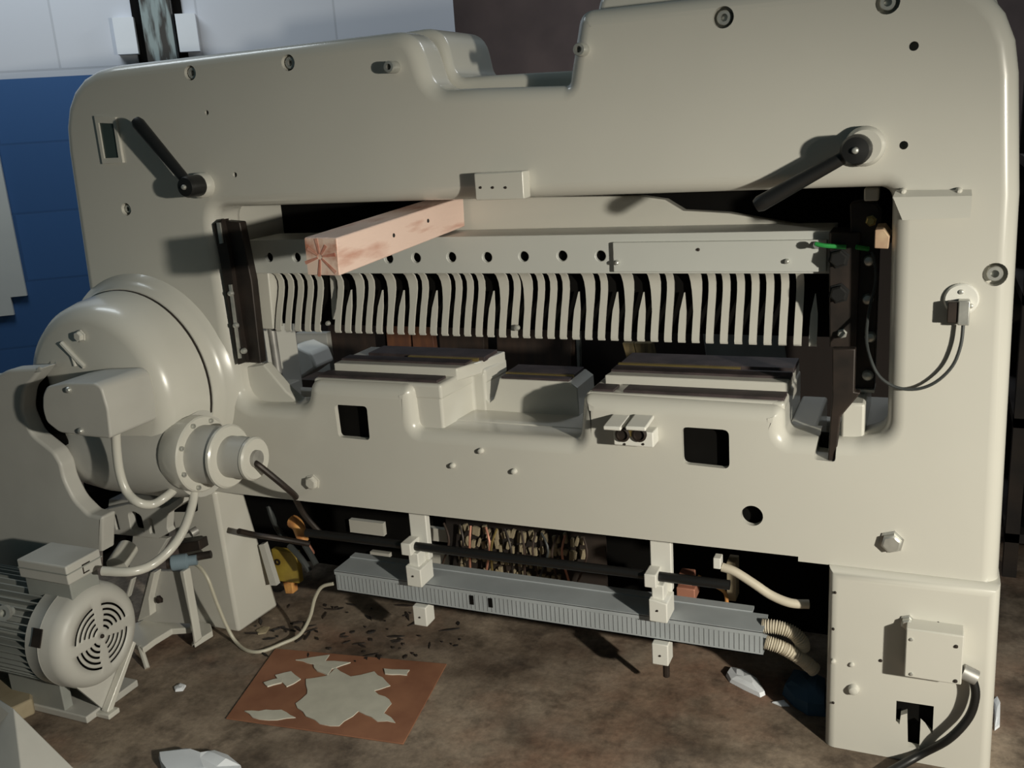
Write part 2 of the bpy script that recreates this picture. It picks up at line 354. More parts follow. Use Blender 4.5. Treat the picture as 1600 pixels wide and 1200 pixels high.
bolt(0, 0, 0, .012, .02, M['bolt'], MC, 'socket_screw', 'socket', at=(P(197, 327).x - .003, .030, P(197, 327).z))
for px, py, rr in ((323, 176, .004), (367, 273, .004)): pass
for px, py in ((618, 105), (912, 78)):          # protruding lifting pins
    q = P(px, py); bolt(0, 0, 0, .014, .035, M['bolt'], MC, 'lifting_pin', 'socket', at=q)
bolt(489, 753, 0, .019, .016, M['paint_matt'], MC, 'hex_bolt', 'hex'); bolt(1393, 846, 0, .022, .018, M['bolt'], MC, 'hex_bolt', 'hex')
for px, py in ((752, 704), (708, 727), (804, 736)): bolt(px, py, 0, .008, .012, M['paint'], MC, 'cover_screw', 'round')

# rear hood of the bridge, rear columns, table body
hood = [(-2.30, 1.20), (-2.30, 1.70), (-1.135, 1.742), (-1.112, 1.618), (-.76, 1.608), (-.725, 1.775), (.11, 1.775), (.13, 1.20), (-.04, 1.20), (-.04, 1.34), (-1.86, 1.34), (-1.86, 1.20)]
put('rear_hood', plate_mesh([roundpoly(hood, [0, .12, .06, .03, .02, .03, .18, 0, 0, 0, 0, 0])], .13, .40, .02, 3), M['paint'], MC)
MB().box((-2.30, .13, .45), (-1.90, .42, 1.21)).build('rear_column', M['paint'], MC, bevel=.01)
MB().box((-.05, .13, .45), (.13, .42, 1.21)).build('rear_column', M['paint'], MC, bevel=.01)
MB().box((-1.89, .365, 1.16), (-.05, .385, 1.42)).build('opening_shade', M['dark'], MC)  # black plate added to paint the shade behind the upper opening
for xa, xb in ((-1.538, -1.372), (-.568, -.392)):  # black plates paint the shade inside the windows, hole and slot
    MB().box((xa - .0, .03, .672), (xb + .0, .036, .784)).build('cavity_shade', M['dark'], MC)
MB().box((-1.86, .145, .485), (-.16, .15, .654)).build('cavity_shade', M['dark'], MC)
MB().box((-.226, .088, .655), (-.160, .094, .758)).build('cavity_shade', M['dark'], MC)
MB().box((-.419, .03, .512), (-.301, .036, .638)).build('cavity_shade', M['dark'], MC)
b = MB().box((-2.2, .13, .482), (-1.86, .35, .74)); b.build('table_body', M['paint'], MC, bevel=.004)
MB().box((-1.9, .36, .482), (.12, .40, .70)).build('table_back', M['paint'], MC, bevel=.004)
# low floor between the blocks
b = MB().box((-1.26, .098, .66), (-.775, .38, .7245)); b.build('table_floor', M['paint'], MC, bevel=.006)
# left table block: two steps in plan
b = MB()
b.prism([(-1.575, .03, .80), (-1.172, .03, .80), (-1.160, .20, .80), (-1.120, .20, .80), (-1.110, .33, .80), (-1.575, .33, .80)], (0, 0, .0435))
b.build('table_block', M['paint'], MC, bevel=.008, segs=3)
b = MB().prism([(-1.30, .032, .70), (-1.174, .032, .70), (-1.162, .198, .70), (-1.122, .198, .70), (-1.112, .328, .70), (-1.30, .328, .70)], (0, 0, .135))
b.build('table_block', M['paint'], MC, bevel=.008, segs=3)
b = MB().prism([(-1.56, .115, .83), (-1.165, .115, .83), (-1.130, .20, .83), (-1.110, .322, .83), (-1.56, .322, .83)], (0, 0, .036)); b.build('table_block', M['paint'], MC, bevel=.004)
b = MB().box((-1.568, .045, .838), (-1.19, .098, .850)); b.build('steel_rail', M['railsteel'], MC, bevel=.001)
b = MB().box((-1.555, .150, .862), (-1.155, .195, .872)); b.build('steel_rail', M['railsteel'], MC, bevel=.001)
b = MB().box((-1.50, .210, .862), (-1.125, .300, .876)); b.build('steel_rail', M['railsteel'], MC, bevel=.001)
b = MB().box((-1.36, .197, .862), (-1.14, .208, .874)); b.build('brass_strip', M['brass'], MC)
# centre block with a U notch
Yc = .20
uo = xz([(728, 655), (731, 600), (748, 586), (753, 606), (758, 622), (765, 629), (771, 624), (776, 608), (780, 592), (890, 597), (902, 606), (908, 690), (735, 690)], Yc)
put('table_block', plate_mesh([uo], Yc, .34, .004, 2), M['paint'], MC)
za = P(780, 592, Yc).z
b = MB().box((P(782, 592, Yc).x, .205, za - .004), (P(888, 592, Yc).x, .235, za + .006)); b.build('steel_rail', M['railsteel'], MC, bevel=.001)
b = MB().box((P(782, 592, Yc).x, .25, za - .004), (P(888, 592, Yc).x, .33, za + .009)); b.build('steel_rail', M['railsteel'], MC, bevel=.001)
b = MB().box((P(782, 592, Yc).x, .238, za - .004), (P(888, 592, Yc).x, .247, za + .008)); b.build('brass_strip', M['brass'], MC)
# right table block
b = MB().box((-.32, .03, .70), (-.2885, .33, .843)); b.build('table_block', M['paint'], MC, bevel=.008, segs=3)
b = MB().box((-.768, .031, .80), (-.300, .329, .8435)); b.build('table_block', M['paint'], MC, bevel=.008, segs=3)
b = MB().prism([(-.745, .115, .83), (-.292, .115, .83), (-.292, .325, .83), (-.72, .325, .83)], (0, 0, .036)); b.build('table_block', M['paint'], MC, bevel=.004)
b = MB().box((-.755, .045, .838), (-.70, .098, .849)); b.build('steel_rail', M['railsteel'], MC, bevel=.001)
b = MB().box((-.675, .045, .838), (-.292, .098, .850)); b.build('steel_rail', M['railsteel'], MC, bevel=.001)
b = MB().box((-.738, .150, .862), (-.292, .200, .872)); b.build('steel_rail', M['railsteel'], MC, bevel=.001)
b = MB().box((-.730, .216, .862), (-.292, .318, .876)); b.build('steel_rail', M['railsteel'], MC, bevel=.001)
b = MB().box((-.735, .202, .862), (-.42, .213, .875)); b.build('brass_strip', M['brass'], MC)
# right low floor and its back wall
b = MB().box((-.288, .1, .60), (-.225, .36, .765)); b.box((-.16, .1, .60), (-.05, .36, .772)); b.build('table_floor', M['paint'], MC, bevel=.006)
b = MB().box((-.166, .036, .758), (-.116, .30, .848)); b.build('table_block', M['paint'], MC, bevel=.006)
# left gusset web
g = xz([(411, 570), (447, 612), (474, 634), (470, 660), (390, 660), (372, 632), (372, 575)], .06)
put('gusset', plate_mesh([g], .06, .10, .006, 2), M['paint'], MC)
MB().cyl(P(424, 512, .19), P(443, 640, .19), .013, 20).build('spindle', M['steel'], MC)

# clamp beam with its row of holes
cb = MB().box((-1.835, .15, 1.120), (-.205, .305, 1.218)).mesh()
c = MB()
for px, py in ((420, 402), (463, 402), (510, 404), (556, 404), (607, 404), (650, 403), (705, 402), (761, 402), (818, 401), (878, 400), (938, 400)):
    q = P(px, py, .15); c.cyl((q.x, .1, q.z), (q.x, .29, q.z), .0135, 24)
c.box((-1.80, .165, 1.05), (-.24, .29, 1.205))
MB().box((-1.79, .168, 1.125), (-.25, .174, 1.20)).build('hole_shade', M['dark'], MC)  # black plate inside the beam paints the holes' shade
cb = cut(cb, c.mesh()); put('clamp_beam', cb, M['lid'], MC, bevel=.002)
cvr = rect((957, 379), (1291, 425), .137, .013).build('cover_plate', M['lid'], MC, bevel=.002)
for px, py in ((965, 410), (1230, 408)): bolt(px, py, .137, .006, .012, M['bolt'], cvr, 'screw', 'round')
bolt(1091, 390, .137, .004, .004, M['darksteel'], cvr, 'screw', 'round')
# the knife carrier behind it: sloping upper edge towards the right
kp = xz([(585, 360), (640, 322), (720, 308), (1000, 306), (1040, 312), (1068, 329), (1112, 331), (1140, 333), (1250, 352), (1300, 366), (1300, 400), (585, 400)], .315)
put('knife_carrier', plate_mesh([kp], .31, .35, .004, 2), M['paint'], MC)
# black plate behind the fingers, paints the shade in their gaps
MB().box((-1.83, .222, .955), (-.20, .262, 1.12)).build('finger_gap_shade', M['dark'], MC)

# clamp fingers
FX0, FX1, NF = -1.772, -.243, 45
prof = [(1.121, .170), (1.108, .190), (1.090, .200), (1.070, .199), (1.045, .191), (1.020, .180), (.990, .169), (.965, .161), (.952, .158), (.945, .162)]
KB = {7, 10, 12, 15, 20, 27, 30, 32, 35, 44}; KC = {8, 11, 13, 16, 21, 23, 28, 31, 33, 36}
def finger_mesh(kind):
    b = MB(); L = []; R = []; L2 = []; R2 = []
    pr = prof if kind != 'b' else [(1.064, .199), (1.045, .191), (1.020, .180), (.990, .169), (.965, .161), (.952, .158), (.945, .162)]
    if kind == 's': pr = [(1.121, .215), (1.09, .216), (1.05, .212), (1.01, .206), (.985, .204), (.975, .204)]
    for z, y in pr:
        w0 = w1 = .0090
        if kind == 'b':
            t = max(0, min(1, (1.064 - z) / .05)); w0 = w1 = .0008 + .0082 * t
        if kind == 'c':
            t = max(0, min(1, (z - 1.02) / .08)); w0 = .0090 + .011 * t
        L.append((-w0, y, z)); R.append((w1, y, z)); L2.append((-w0, y + .006, z)); R2.append((w1, y + .006, z))
    va = [[b.bm.verts.new(p) for p in l] for l in (L, R, R2, L2)]; n = len(pr)
    for k in range(4):
        A, B = va[k], va[(k + 1) % 4]
        for i in range(n - 1): b.bm.faces.new((A[i], B[i], B[i + 1], A[i + 1]))
    b.bm.faces.new([v[0] for v in va]); b.bm.faces.new([v[-1] for v in va][::-1])
    return b.build('clamp_finger', M['paint'], None, origin=(0, 0, 0), smooth=50)
fsrc = {k: finger_mesh(k) for k in 'abcs'}
for i in range(NF):
    k = 'b' if i in KB else 'c' if i in KC else 's' if i == 5 else 'a'
    o = fsrc[k].copy(); COL.objects.link(o); o.parent = MC; o.name = 'clamp_finger'
    o.location = Vector((FX0 + (FX1 - FX0) * i / (NF - 1), 0, 0)) - WLOC[MC]
for o in fsrc.values(): bpy.data.objects.remove(o)
MB().prism([(-1.835, .16, .95), (-1.79, .16, .95), (-1.79, .17, 1.121), (-1.835, .17, 1.121)], (0, .05, 0)).build('end_block', M['paint'], MC, bevel=.004)
bolt(808, 512, .155, .008, .01, M['bolt'], MC, 'screw', 'round'); bolt(513, 505, .155, .007, .01, M['bolt'], MC, 'screw', 'round')

# left guide: dark steel block in a bracket
gl = MB().prism([P(*p, .02) for p in ((350, 345), (374, 347), (393, 440), (407, 568), (380, 566), (366, 470))], (0, .03, 0)).build('side_guide', M['darksteel'], MC, bevel=.003)
MB().prism([P(*p, .004) for p in ((333, 350), (346, 343), (358, 400), (376, 520), (384, 566), (372, 570), (362, 510), (346, 420))], (0, .03, 0)).build('guide_strip', M['darksteel'], gl)
MB().prism([P(*p, -.001) for p in ((338, 348), (343, 348), (348, 380), (343, 381))], (0, .01, 0)).build('shim', M['bolt'], gl)
MB().prism([P(*p, -.001) for p in ((357, 445), (361, 445), (376, 560), (372, 560))], (0, .01, 0)).build('shim', M['bolt'], gl)
for px, py in ((362, 458), (370, 508), (382, 548)): bolt(px, py, .004, .0085, .012, M['bolt'], gl, 'bolt', 'round')

# right guide: oiled plates with bolts
gr = MB().prism([P(*p, .125) for p in ((1328, 318), (1345, 314), (1368, 318), (1376, 330), (1366, 612), (1334, 610))], (0, .05, 0)).build('side_guide', M['darksteel'], MC, bevel=.003)
MB().prism([P(*p, .11) for p in ((1295, 363), (1345, 364), (1338, 548), (1296, 543))], (0, .10, 0)).build('knife_holder', M['darksteel'], gr, bevel=.003)
rect((1328, 608), (1366, 614), .115, .06).build('guide_foot', M['bolt'], gr)
for px, py in ((1358, 407), (1356, 467), (1360, 526), (1356, 586)): bolt(px, py, .125, .0125, .014, M['bolt'], gr, 'bolt', 'round')
bolt(1361, 345, .125, .010, .012, M['brass'], gr, 'bolt', 'hex')
bolt(1316, 521, .11, .009, .016, M['bolt'], gr, 'bolt', 'hex')
for px, py in ((1311, 403), (1311, 458)): bolt(px, py, .11, .019, .02, M['black'], gr, 'bolt', 'hex')
rect((1350, 294), (1373, 314), .10, .05).build('stop_block', M['paint'], MC, bevel=.004)
# push arm that drops through the slot
am = [(1300, 545), (1337, 545), (1335, 612), (1345, 614), (1313, 652), (1306, 722), (1293, 722), (1297, 655), (1300, 620)]
MB().prism([P(*p, .006) for p in am], (0, .025, 0)).build('push_arm', M['darksteel'], MC, bevel=.003)

# deflector sheet at upper right
a, b2 = P(1400, 297, -.002), P(1518, 296, -.002)
c2, d2 = P(1519, 306, -.030), P(1395, 308, -.030); e2, f2 = P(1410, 344, -.046), P(1516, 340, -.046)
mb = MB(); off = Vector((0, .003, 0)); mb.hexa([a, b2, c2, d2], [a + Vector((0, 0, -.003)), b2 + Vector((0, 0, -.003)), c2 + Vector((0, 0, -.003)), d2 + Vector((0, 0, -.003))])
mb.hexa([d2, c2, f2, e2], [d2 + off, c2 + off, f2 + off, e2 + off]); bmesh.ops.remove_doubles(mb.bm, verts=mb.bm.verts, dist=1e-5); ds = mb.build('deflector', M['paint'], MC)
for px, py in ((1411, 299), (1498, 298)): bolt(px, py, -.0, .007, .018, M['paint_matt'], ds, 'screw', 'round')
q = P(1498, 345, 0); 

# levers
def lever(bx, by, tx, ty, gap, r_boss, r_hub, knob, name):
    B0 = P(bx, by, 0.0); h = MB().lathe(B0, (0, -1, 0), [(0, -.002), (r_boss, -.002), (r_boss, .022), (r_boss * .82, .034), (0, .034)], 36).build(name, M['paint'], MC)
    hb = P(*knob, -gap)
    MB().lathe((hb.x, -.030, hb.z), (0, -1, 0), [(0, 0), (r_hub, 0), (r_hub, gap - .012), (r_hub * .85, gap - .002), (r_hub * .3, gap), (0, gap)], 28).build('hub', M['black'], h)
    T = P(tx, ty, -gap - .004); A = Vector((hb.x, -gap - .004, hb.z))
    MB().tube([A, A.lerp(T, .33), A.lerp(T, .66), T], .013, 14, 5, rad=lambda t: .0135 + .0045 * t if t < .94 else .0135).build('grip', M['black'], h)
    bolt(0, 0, 0, .007, .008, M['bolt'], h, 'screw', 'round', at=(hb.x, -.03 - gap, hb.z))
lever(1352, 228, 1181, 322, .055, .040, .030, (1338, 234), 'clamp_lever')
lever(320, 289, 212, 188, .055, .034, .029, (300, 291), 'clamp_lever')

# box on the bridge, gauge window
bx = rect((740, 271), (819, 311), -.04, .042).build('switch_box', M['paint'], MC, bevel=.003)
for px in (751, 770, 790): bolt(px, 293, -.04, .0032, .003, M['darksteel'], bx, 'screw', 'round')
a = P(152, 182, 0); z = P(193, 254, 0)
o_ = xz([(150, 181), (183, 183), (195, 254), (163, 256)]); i_ = xz([(157, 192), (180, 193), (188, 246), (166, 247)])
gw = put('gauge_window', plate_mesh([o_, i_], -.008, .001, .001, 1), M['paint_matt'], MC)
MB().prism([Vector((x, -.003, zz)) for x, zz in xz([(155, 190), (182, 191), (190, 248), (164, 249)])], (0, .003, 0)).build('pane', M['glass'], gw)

# twin socket box on the table, flaps lifted
sb = rect((958, 672), (1021, 700), -.045, .047).build('socket_box', M['white'], MC, bevel=.003)
for px in (974, 1000): MB().lathe(P(px, 678, -.045), (0, -1, 0), [(0, 0), (.017, 0), (.018, .008), (.013, .010), (.012, .004), (0, .004)], 24).build('socket', M['darksteel'], sb)
MB().lathe(P(986, 676, -.045), (0, -1, 0), [(0, 0), (.008, 0), (.008, .006), (0, .006)], 12).build('indicator', M['brass'], sb)
for (x0, x1) in ((957, 984), (991, 1022)):
    A, B = P(x0, 647, -.005), P(x1, 648, -.005); B.z = A.z
    q = [Vector((A.x, -.003, A.z)), Vector((B.x, -.003, B.z)), Vector((B.x, -.082, B.z - .006)), Vector((A.x, -.082, A.z - .006))]
    MB().hexa(q, [p + Vector((0, 0, -.010)) for p in q]).build('flap', M['white'], sb, bevel=.003)
for px in (976, 1005): bolt(px, 694, -.045, .003, .003, M['darksteel'], sb, 'screw', 'round')

# round connector on the right column with its plug; the lead is a thing of its own
cn = MB().lathe(P(1502, 467), (0, -1, 0), [(0, -.002), (.033, -.002), (.033, .006), (.030, .010), (0, .010)], 32).build('round_connector', M['white'], MC)
rect((1481, 472), (1500, 505), -.03, .025).build('plug', M['darksteel'], cn, bevel=.002)
rect((1498, 470), (1514, 509), -.034, .03).build('plug', M['bolt'], cn, bevel=.002)
for px, py in ((1502, 456), (1517, 478)): bolt(px, py, -.01, .005, .005, M['bolt'], cn, 'screw', 'round')
pts = [P(1505, 508, -.018), P(1501, 540, -.02), P(1488, 572, -.022), P(1462, 597, -.024), P(1432, 608, -.022), P(1400, 605, -.02), P(1374, 588, -.016), P(1360, 560, -.004), P(1354, 530, .03), P(1357, 490, .08), P(1368, 440, .10), P(1366, 405, .105), P(1362, 394, .11)]
tag(MB().tube(pts, .0035, 8, 5).build('sensor_cable', M['cable_g']), 'thin dark lead looping from round connector to the right knife guide', 'cable')
tag(MB().prism([P(*p, .012) for p in ((1367, 359), (1381, 358), (1390, 370), (1388, 389), (1366, 388))], (0, .11, 0)).build('tape_tab', M['tape'], bevel=.002), 'tan masking tape tab stuck beside the right knife guide', 'tape')
pts = [P(1274, 381, .10), P(1290, 384, .098), P(1322, 386, .104)]
gw1 = tag(MB().tube(pts, .005, 8, 4).build('cable_tie', M['green']), 'longer green tie across the right knife guide, left of the other', 'cable tie')
MB().tube([P(1270, 383, .115), P(1276, 383, .10)], .0085, 10, 0).build('tie_head', M['cable_g'], gw1)
tag(MB().tube([P(1338, 386, .104), P(1357, 389, .119)], .0055, 8, 0).build('cable_tie', M['green']), 'short green tie next to the tan tape at the right guide', 'cable tie')

# right leg with its junction box and notched foot
lm = [( -.180, -.03), (.181, -.03), (.174, .468), (-.180, .468)]
lg = plate_mesh([roundpoly(lm, 0)], -.026, .20, .024, 5)
c = MB(); c.prism([P(*p, -.05) for p in ((1400, 1104), (1459, 1113), (1457, 1157), (1438, 1139), (1436, 1180), (1418, 1176), (1417, 1124), (1407, 1127), (1405, 1141), (1399, 1139))], (0, .12, 0))
c.box((-.3, -.2, -.1), (.3, .4, .0005)); c.box((-.06, -.008, -.1), (.14, .17, .19))
lg = cut(lg, c.mesh()); leg = put('leg', lg, M['paint'], MC)
MB().box((-.058, .006, .002), (.138, .012, .188)).build('notch_shade', M['dark'], leg)  # black plate painting the shade inside the foot notch
for px, py, rr, hh in ((1302, 1033, .006, .007), (1331, 1038, .006, .007), (1334, 1076, .013, .016), (1305, 926, .003, .003), (1302, 983, .003, .003), (1302, 1098, .003, .003), (1376, 1032, .004, .003), (1466, 973, .003, .003)):
    bolt(px, py, -.026, rr, hh, M['paint'] if rr > .005 else M['darksteel'], leg, 'screw', 'round')
jb = rect((1416, 982), (1502, 1071), -.075, .051).build('junction_box', M['paint'], MC, bevel=.003)
for px, py in ((1424, 999), (1494, 1010), (1424, 1053), (1493, 1064)): bolt(px, py, -.075, .0042, .004, M['bolt'] if px < 1490 else M['darksteel'], jb, 'screw', 'round')
bolt(1418, 971, -.026, .014, .02, M['bolt'], MC, 'hex_bolt', 'hex')
e0, e1 = P(1503, 1048, -.05), P(1516, 1058, -.05)
MB().cyl(e0, e1 + Vector((.012, 0, 0)), .017, 16).build('cable_gland', M['steel'], jb)
pts = [P(1511, 1055, -.05), P(1521, 1066, -.05), P(1524, 1090, -.052), P(1513, 1122, -.055), P(1482, 1155, -.06)] + [PZ(1440, 1178, .035), PZ(1395, 1203, .014), PZ(1330, 1240, .012)]
tag(MB().tube(pts, .0095, 12, 6).build('power_cable', M['black']), 'thick black power cable bending from leg junction box to floor', 'cable')
# left leg
zt = .478
b = MB().prism([(-2.16, .0, 0), (-1.945, .0, 0), (-1.925, .17, 0), (-2.16, .17, 0)], (0, 0, .10)); b.bm.free()
b = MB(); b.hexa([(-2.15, -.005, .001), (-1.950, -.005, .001), (-1.935, .18, .001), (-2.15, .18, .001)], [(-2.15, -.005, zt), (-1.962, -.005, zt), (-1.945, .10, zt), (-2.15, .10, zt)])
b.build('leg', M['paint'], MC, bevel=.01)

# big round drive housing at the left with its cap and shaft
DX, DZ = -2.15, .826
dr = MB().lathe((DX, 0, DZ), (0, -1, 0), [(.325, -.02), (.320, -.001), (.300, .012), (.288, .03), (.284, .052), (.272, .054), (.272, .058), (.279, .060), (.272, .13), (.262, .175), (.244, .203), (.215, .216), (.12, .222), (0, .222)], 72).build('drive_housing', M['paint'], MC, smooth=50)
MB().lathe((DX, -.0555, DZ), (0, -1, 0), [(.2785, -.0035), (.2805, -.0035), (.2805, .0035), (.2785, .0035)], 72).build('seam_band', M['darksteel'], dr)
cp = xz([(72, 604), (100, 599), (148, 599), (158, 606), (168, 640), (173, 686), (130, 682), (92, 676), (72, 660), (66, 640), (66, 618)], -.38)
cap = put('end_cap', plate_mesh([roundpoly(cp, .012)], -.38, -.21, .006, 3), M['paint_grey'], MC)
for px, py in ((108, 609), (127, 673)): bolt(px, py, -.38, .0085, .009, M['bolt'], cap, 'screw', 'round')
bolt(126, 525, -.222, .014, .014, M['paint'], dr, 'hex_bolt', 'hex')
MB().tube([P(96, 536, -.224), P(112, 553, -.224), P(132, 573, -.224)], .007, 8, 2).build('rib', M['paint'], dr); MB().tube([P(112, 553, -.224), P(118, 572, -.224)], .005, 8, 0).build('rib', M['paint'], dr)
# lower gear case
b = MB().lathe((-2.30, -.11, .645), (1, 0, 0), [(0, 0), (.10, 0), (.125, .02), (.135, .10), (.135, .32), (.125, .42), (0, .42)], 40); b.build('gear_case', M['paint_grey'], MC)
b = MB().cyl((P(130, 720, -.15).x, -.15, .60), (P(130, 720, -.15).x, -.15, .80), .07, 28); b.build('oil_pot', M['paint_grey'], MC)
MB().prism([P(*p, -.02) for p in ((130, 752), (305, 758), (305, 800), (140, 800))], (0, .012, 0)).build('drum_gap_shade', M['dark'], MC)  # black plate added as painted shade below the drum
# stepped shaft housing pointing to the right
F0 = Vector((-1.860, -.150, .660))
sh = MB().lathe(F0, (1, 0, 0), [(0, -.06), (.095, -.06), (.108, -.02), (.108, .012), (.104, .016), (0, .016)], 48).build('shaft_flange', M['paint'], MC)
MB().lathe(F0, (1, 0, 0), [(.082, .010), (.082, .098), (0, .098)], 48).build('shaft_sleeve', M['paint_grey'], sh)
MB().lathe(F0, (1, 0, 0), [(0, .094), (.086, .094), (.089, .098), (.089, .106), (.084, .110), (0, .110)], 48).build('shaft_collar', M['paint'], sh)
MB().lathe(F0, (1, 0, 0), [(.058, .108), (.058, .182), (0, .182)], 40).build('shaft_sleeve', M['paint_grey'], sh)
MB().lathe(F0, (1, 0, 0), [(0, .180), (.057, .180), (.060, .184), (.060, .192), (.055, .197), (0, .197)], 40).build('shaft_collar', M['paint'], sh)
for k in range(8):
    an = 2 * math.pi * k / 8 + .3
    bolt(0, 0, 0, .007, .008, M['bolt'], sh, 'screw', 'socket', out=(1, 0, 0), at=F0 + Vector((.016, math.cos(an) * .095, math.sin(an) * .095)))
E0 = F0 + Vector((.197, 0, 0))
tag(MB().tube([E0 + Vector((-.004, -.012, -.005)), E0 + Vector((.022, -.01, -.02)), E0 + Vector((.06, .06, -.12)), P(462, 780, .06), P(476, 805, .10), P(500, 832, .12)], .009, 10, 5).build('hose', M['darksteel']), 'dark hose running down from shaft end under the table', 'hose')
MB().lathe(E0 + Vector((0, -.004, .002)), (1, 0, 0), [(0, -.002), (.024, -.002), (.024, .010), (0, .010)], 20).build('shaft_cap', M['steel'], sh)
# conduits
Yq = -.30
pts = [P(181, 672, Yq), P(182, 700, Yq), P(187, 738, Yq), P(198, 768, Yq), P(216, 785, Yq), P(238, 788, -.27), P(258, 777, -.24), P(272, 765, -.2)]
MB().tube(pts, .0125, 14, 6).build('conduit', M['paint'], MC)
pts = [P(304, 766, -.17), P(300, 790, -.2), P(288, 825, -.26), P(268, 856, -.32), P(238, 882, -.37), P(205, 893, -.42), P(160, 892, -.45)]
MB().tube(pts, .0125, 14, 6).build('conduit', M['paint'], MC)

# ================================================================== side cover
sc = [(-60, 590), (0, 586), (20, 575), (75, 572), (62, 590), (46, 606), (42, 640), (58, 676), (92, 703), (103, 722), (108, 746), (124, 778), (146, 800), (168, 804), (166, 858), (130, 864)]
o_ = xz(sc, -.27); o_ += [(o_[-1][0], .005), (-3.0, .005), (-3.0, .80)]
cover = put('side_cover', plate_mesh([roundpoly(o_, [0, .02, .02, .006, .02, .02, .02, .02, .01, .01, .02, .02, .01, .01, 0, 0, 0, 0, 0])], -.29, -.235, .010, 3), M['paint_grey'])
MB().prism([P(*p, -.230) for p in ((30, 600), (72, 586), (84, 640), (110, 700), (118, 745), (60, 745), (30, 690))], (0, .004, 0)).build('cover_gap_shade', M['dark'], cover)  # black plate added, paints the shade in the gap behind the cover
tag(cover, 'tall cream cover panel curving around the round drive housing at far left', 'cover panel')

# ================================================================== electric motor
MX, MY, MZ = -2.005, -.462, .235
MO = thing('electric_motor', 'grey finned electric motor with slotted fan cover lying at lower left', 'motor', (MX - .25, MY, 0))
R0 = .118
b = MB().lathe((MX - .55, MY, MZ), (1, 0, 0), [(0, 0), (R0, 0), (R0, .450), (0, .450)], 48)
for k in range(44):
    an = 2 * math.pi * k / 44
    u = Vector((0, math.cos(an), math.sin(an))); v = Vector((0, -math.sin(an), math.cos(an)))
    lo = []; c0 = Vector((MX - .55, MY, MZ))
    q = [c0 + u * (R0 - .004) + v * .0022, c0 + u * (R0 + .024) + v * .0016, c0 + u * (R0 + .024) - v * .0016, c0 + u * (R0 - .004) - v * .0022]
    b.hexa(q, [p + Vector((.432, 0, 0)) for p in q])
b.build('finned_body', M['grey'], MO)
RC = .143
fc = MB().lathe((MX - .155, MY, MZ), (1, 0, 0), [(RC - .006, .035), (RC, .035), (RC, .078), (RC + .0015, .081), (RC, .084), (RC, .118), (RC - .006, .135), (RC - .018, .148), (RC - .032, .1535)], 96)
# slotted face
ns = 96; ring = [RC - .032, .098, .0925, .083, .0775, .068, .0625, .053, .0475, .038, .0325, .023, .016, .004]
slots = {1, 3, 5, 7, 9, 11}
rad = [RC - .032, .0905, .0845, .0755, .0695, .0605, .0545, .0455, .0395, .0305, .0245, .016, .004]
def is_slot(k, i):
    if k % 2 == 0 or k > 9: return False
    a_ = (i / ns * 360 + 5) % 90; lim = 9 + 2.5 * (k // 2)
    return lim < a_ < 90 - lim
vs = []
for rr in rad: vs.append([fc.bm.verts.new((MX - .0015, MY + rr * math.cos(2 * math.pi * i / ns), MZ + rr * math.sin(2 * math.pi * i / ns))) for i in range(ns)])
for k in range(len(rad) - 1):
    for i in range(ns):
        if not is_slot(k, i): fc.bm.faces.new((vs[k][i], vs[k][(i + 1) % ns], vs[k + 1][(i + 1) % ns], vs[k + 1][i]))
bmesh.ops.remove_doubles(fc.bm, verts=fc.bm.verts, dist=1e-5)
fo = fc.build('fan_cover', M['paint_grey'], MO); sm = fo.modifiers.new('thick', 'SOLIDIFY'); sm.thickness = .0025; sm.offset = -1
fo.modifiers.remove(fo.modifiers['wn'])
MB().lathe((MX - .03, MY, MZ), (1, 0, 0), [(0, 0), (.128, 0), (.128, .004), (0, .004)], 40).build('fan', M['dark'], MO)
bolt(0, 0, 0, .006, .005, M['darksteel'], fo, 'screw', 'round', out=(1, 0, 0), at=(MX - .001, MY, MZ))
# nameplate on the cowl
an = math.radians(205 - 360)
for nm, a0, w0 in (('name_plate', math.radians(157), .055),):
    u = Vector((0, math.cos(a0), math.sin(a0))); v = Vector((0, -math.sin(a0), math.cos(a0))); c0 = Vector((MX - .092, MY, MZ)) + u * (RC + .001)
    q = [c0 + v * .024, c0 - v * .024, c0 - v * .024 + Vector((.032, 0, 0)), c0 + v * .024 + Vector((.032, 0, 0))]
    MB().hexa(q, [p + u * .003 for p in q]).build(nm, M['darksteel'], MO)
# terminal box, split in two, feet, stand, lug
zt = MZ + R0 + .005
te = MB().box((MX - .190, MY - .06, zt + .055), (MX - .012, MY + .055, zt + .108)).build('terminal_box', M['paint_grey'], MO, bevel=.004)
MB().box((MX - .188, MY - .062, zt + .084), (MX - .010, MY + .057, zt + .087)).build('lid_seam', M['grey'], te)
MB().box((MX - .185, MY - .05, zt - .02), (MX - .022, MY + .045, zt + .056)).build('terminal_base', M['grey'], MO, bevel=.003)
xq = MX - .0125; yq = MY - .01; zq = zt + .078
mk = MB().box((xq, yq, zq + .010), (xq + .002, yq + .026, zq + .013)); mk.box((xq, yq, zq - .012), (xq + .002, yq + .003, zq + .013)); mk.box((xq, yq, zq - .013), (xq + .002, yq + .020, zq - .010))
mk.build('embossed_mark', M['darksteel'], te)
MB().lathe((P(9, 957, MY - .12)), (.25, -1, .35), [(.010, 0), (.021, 0), (.021, .012), (.010, .012), (.010, 0)], 24).build('lifting_lug', M['bolt'], MO)
MB().lathe((P(9, 957, MY - .12)), (.25, -1, .35), [(0, -.02), (.013, -.02), (.013, .002), (0, .002)], 16).build('lifting_lug', M['grey'], MO)
MB().box((MX - .32, MY - .07, .001), (MX - .037, MY + .12, .022)).build('foot_plate', M['paint_grey'], MO, bevel=.003)
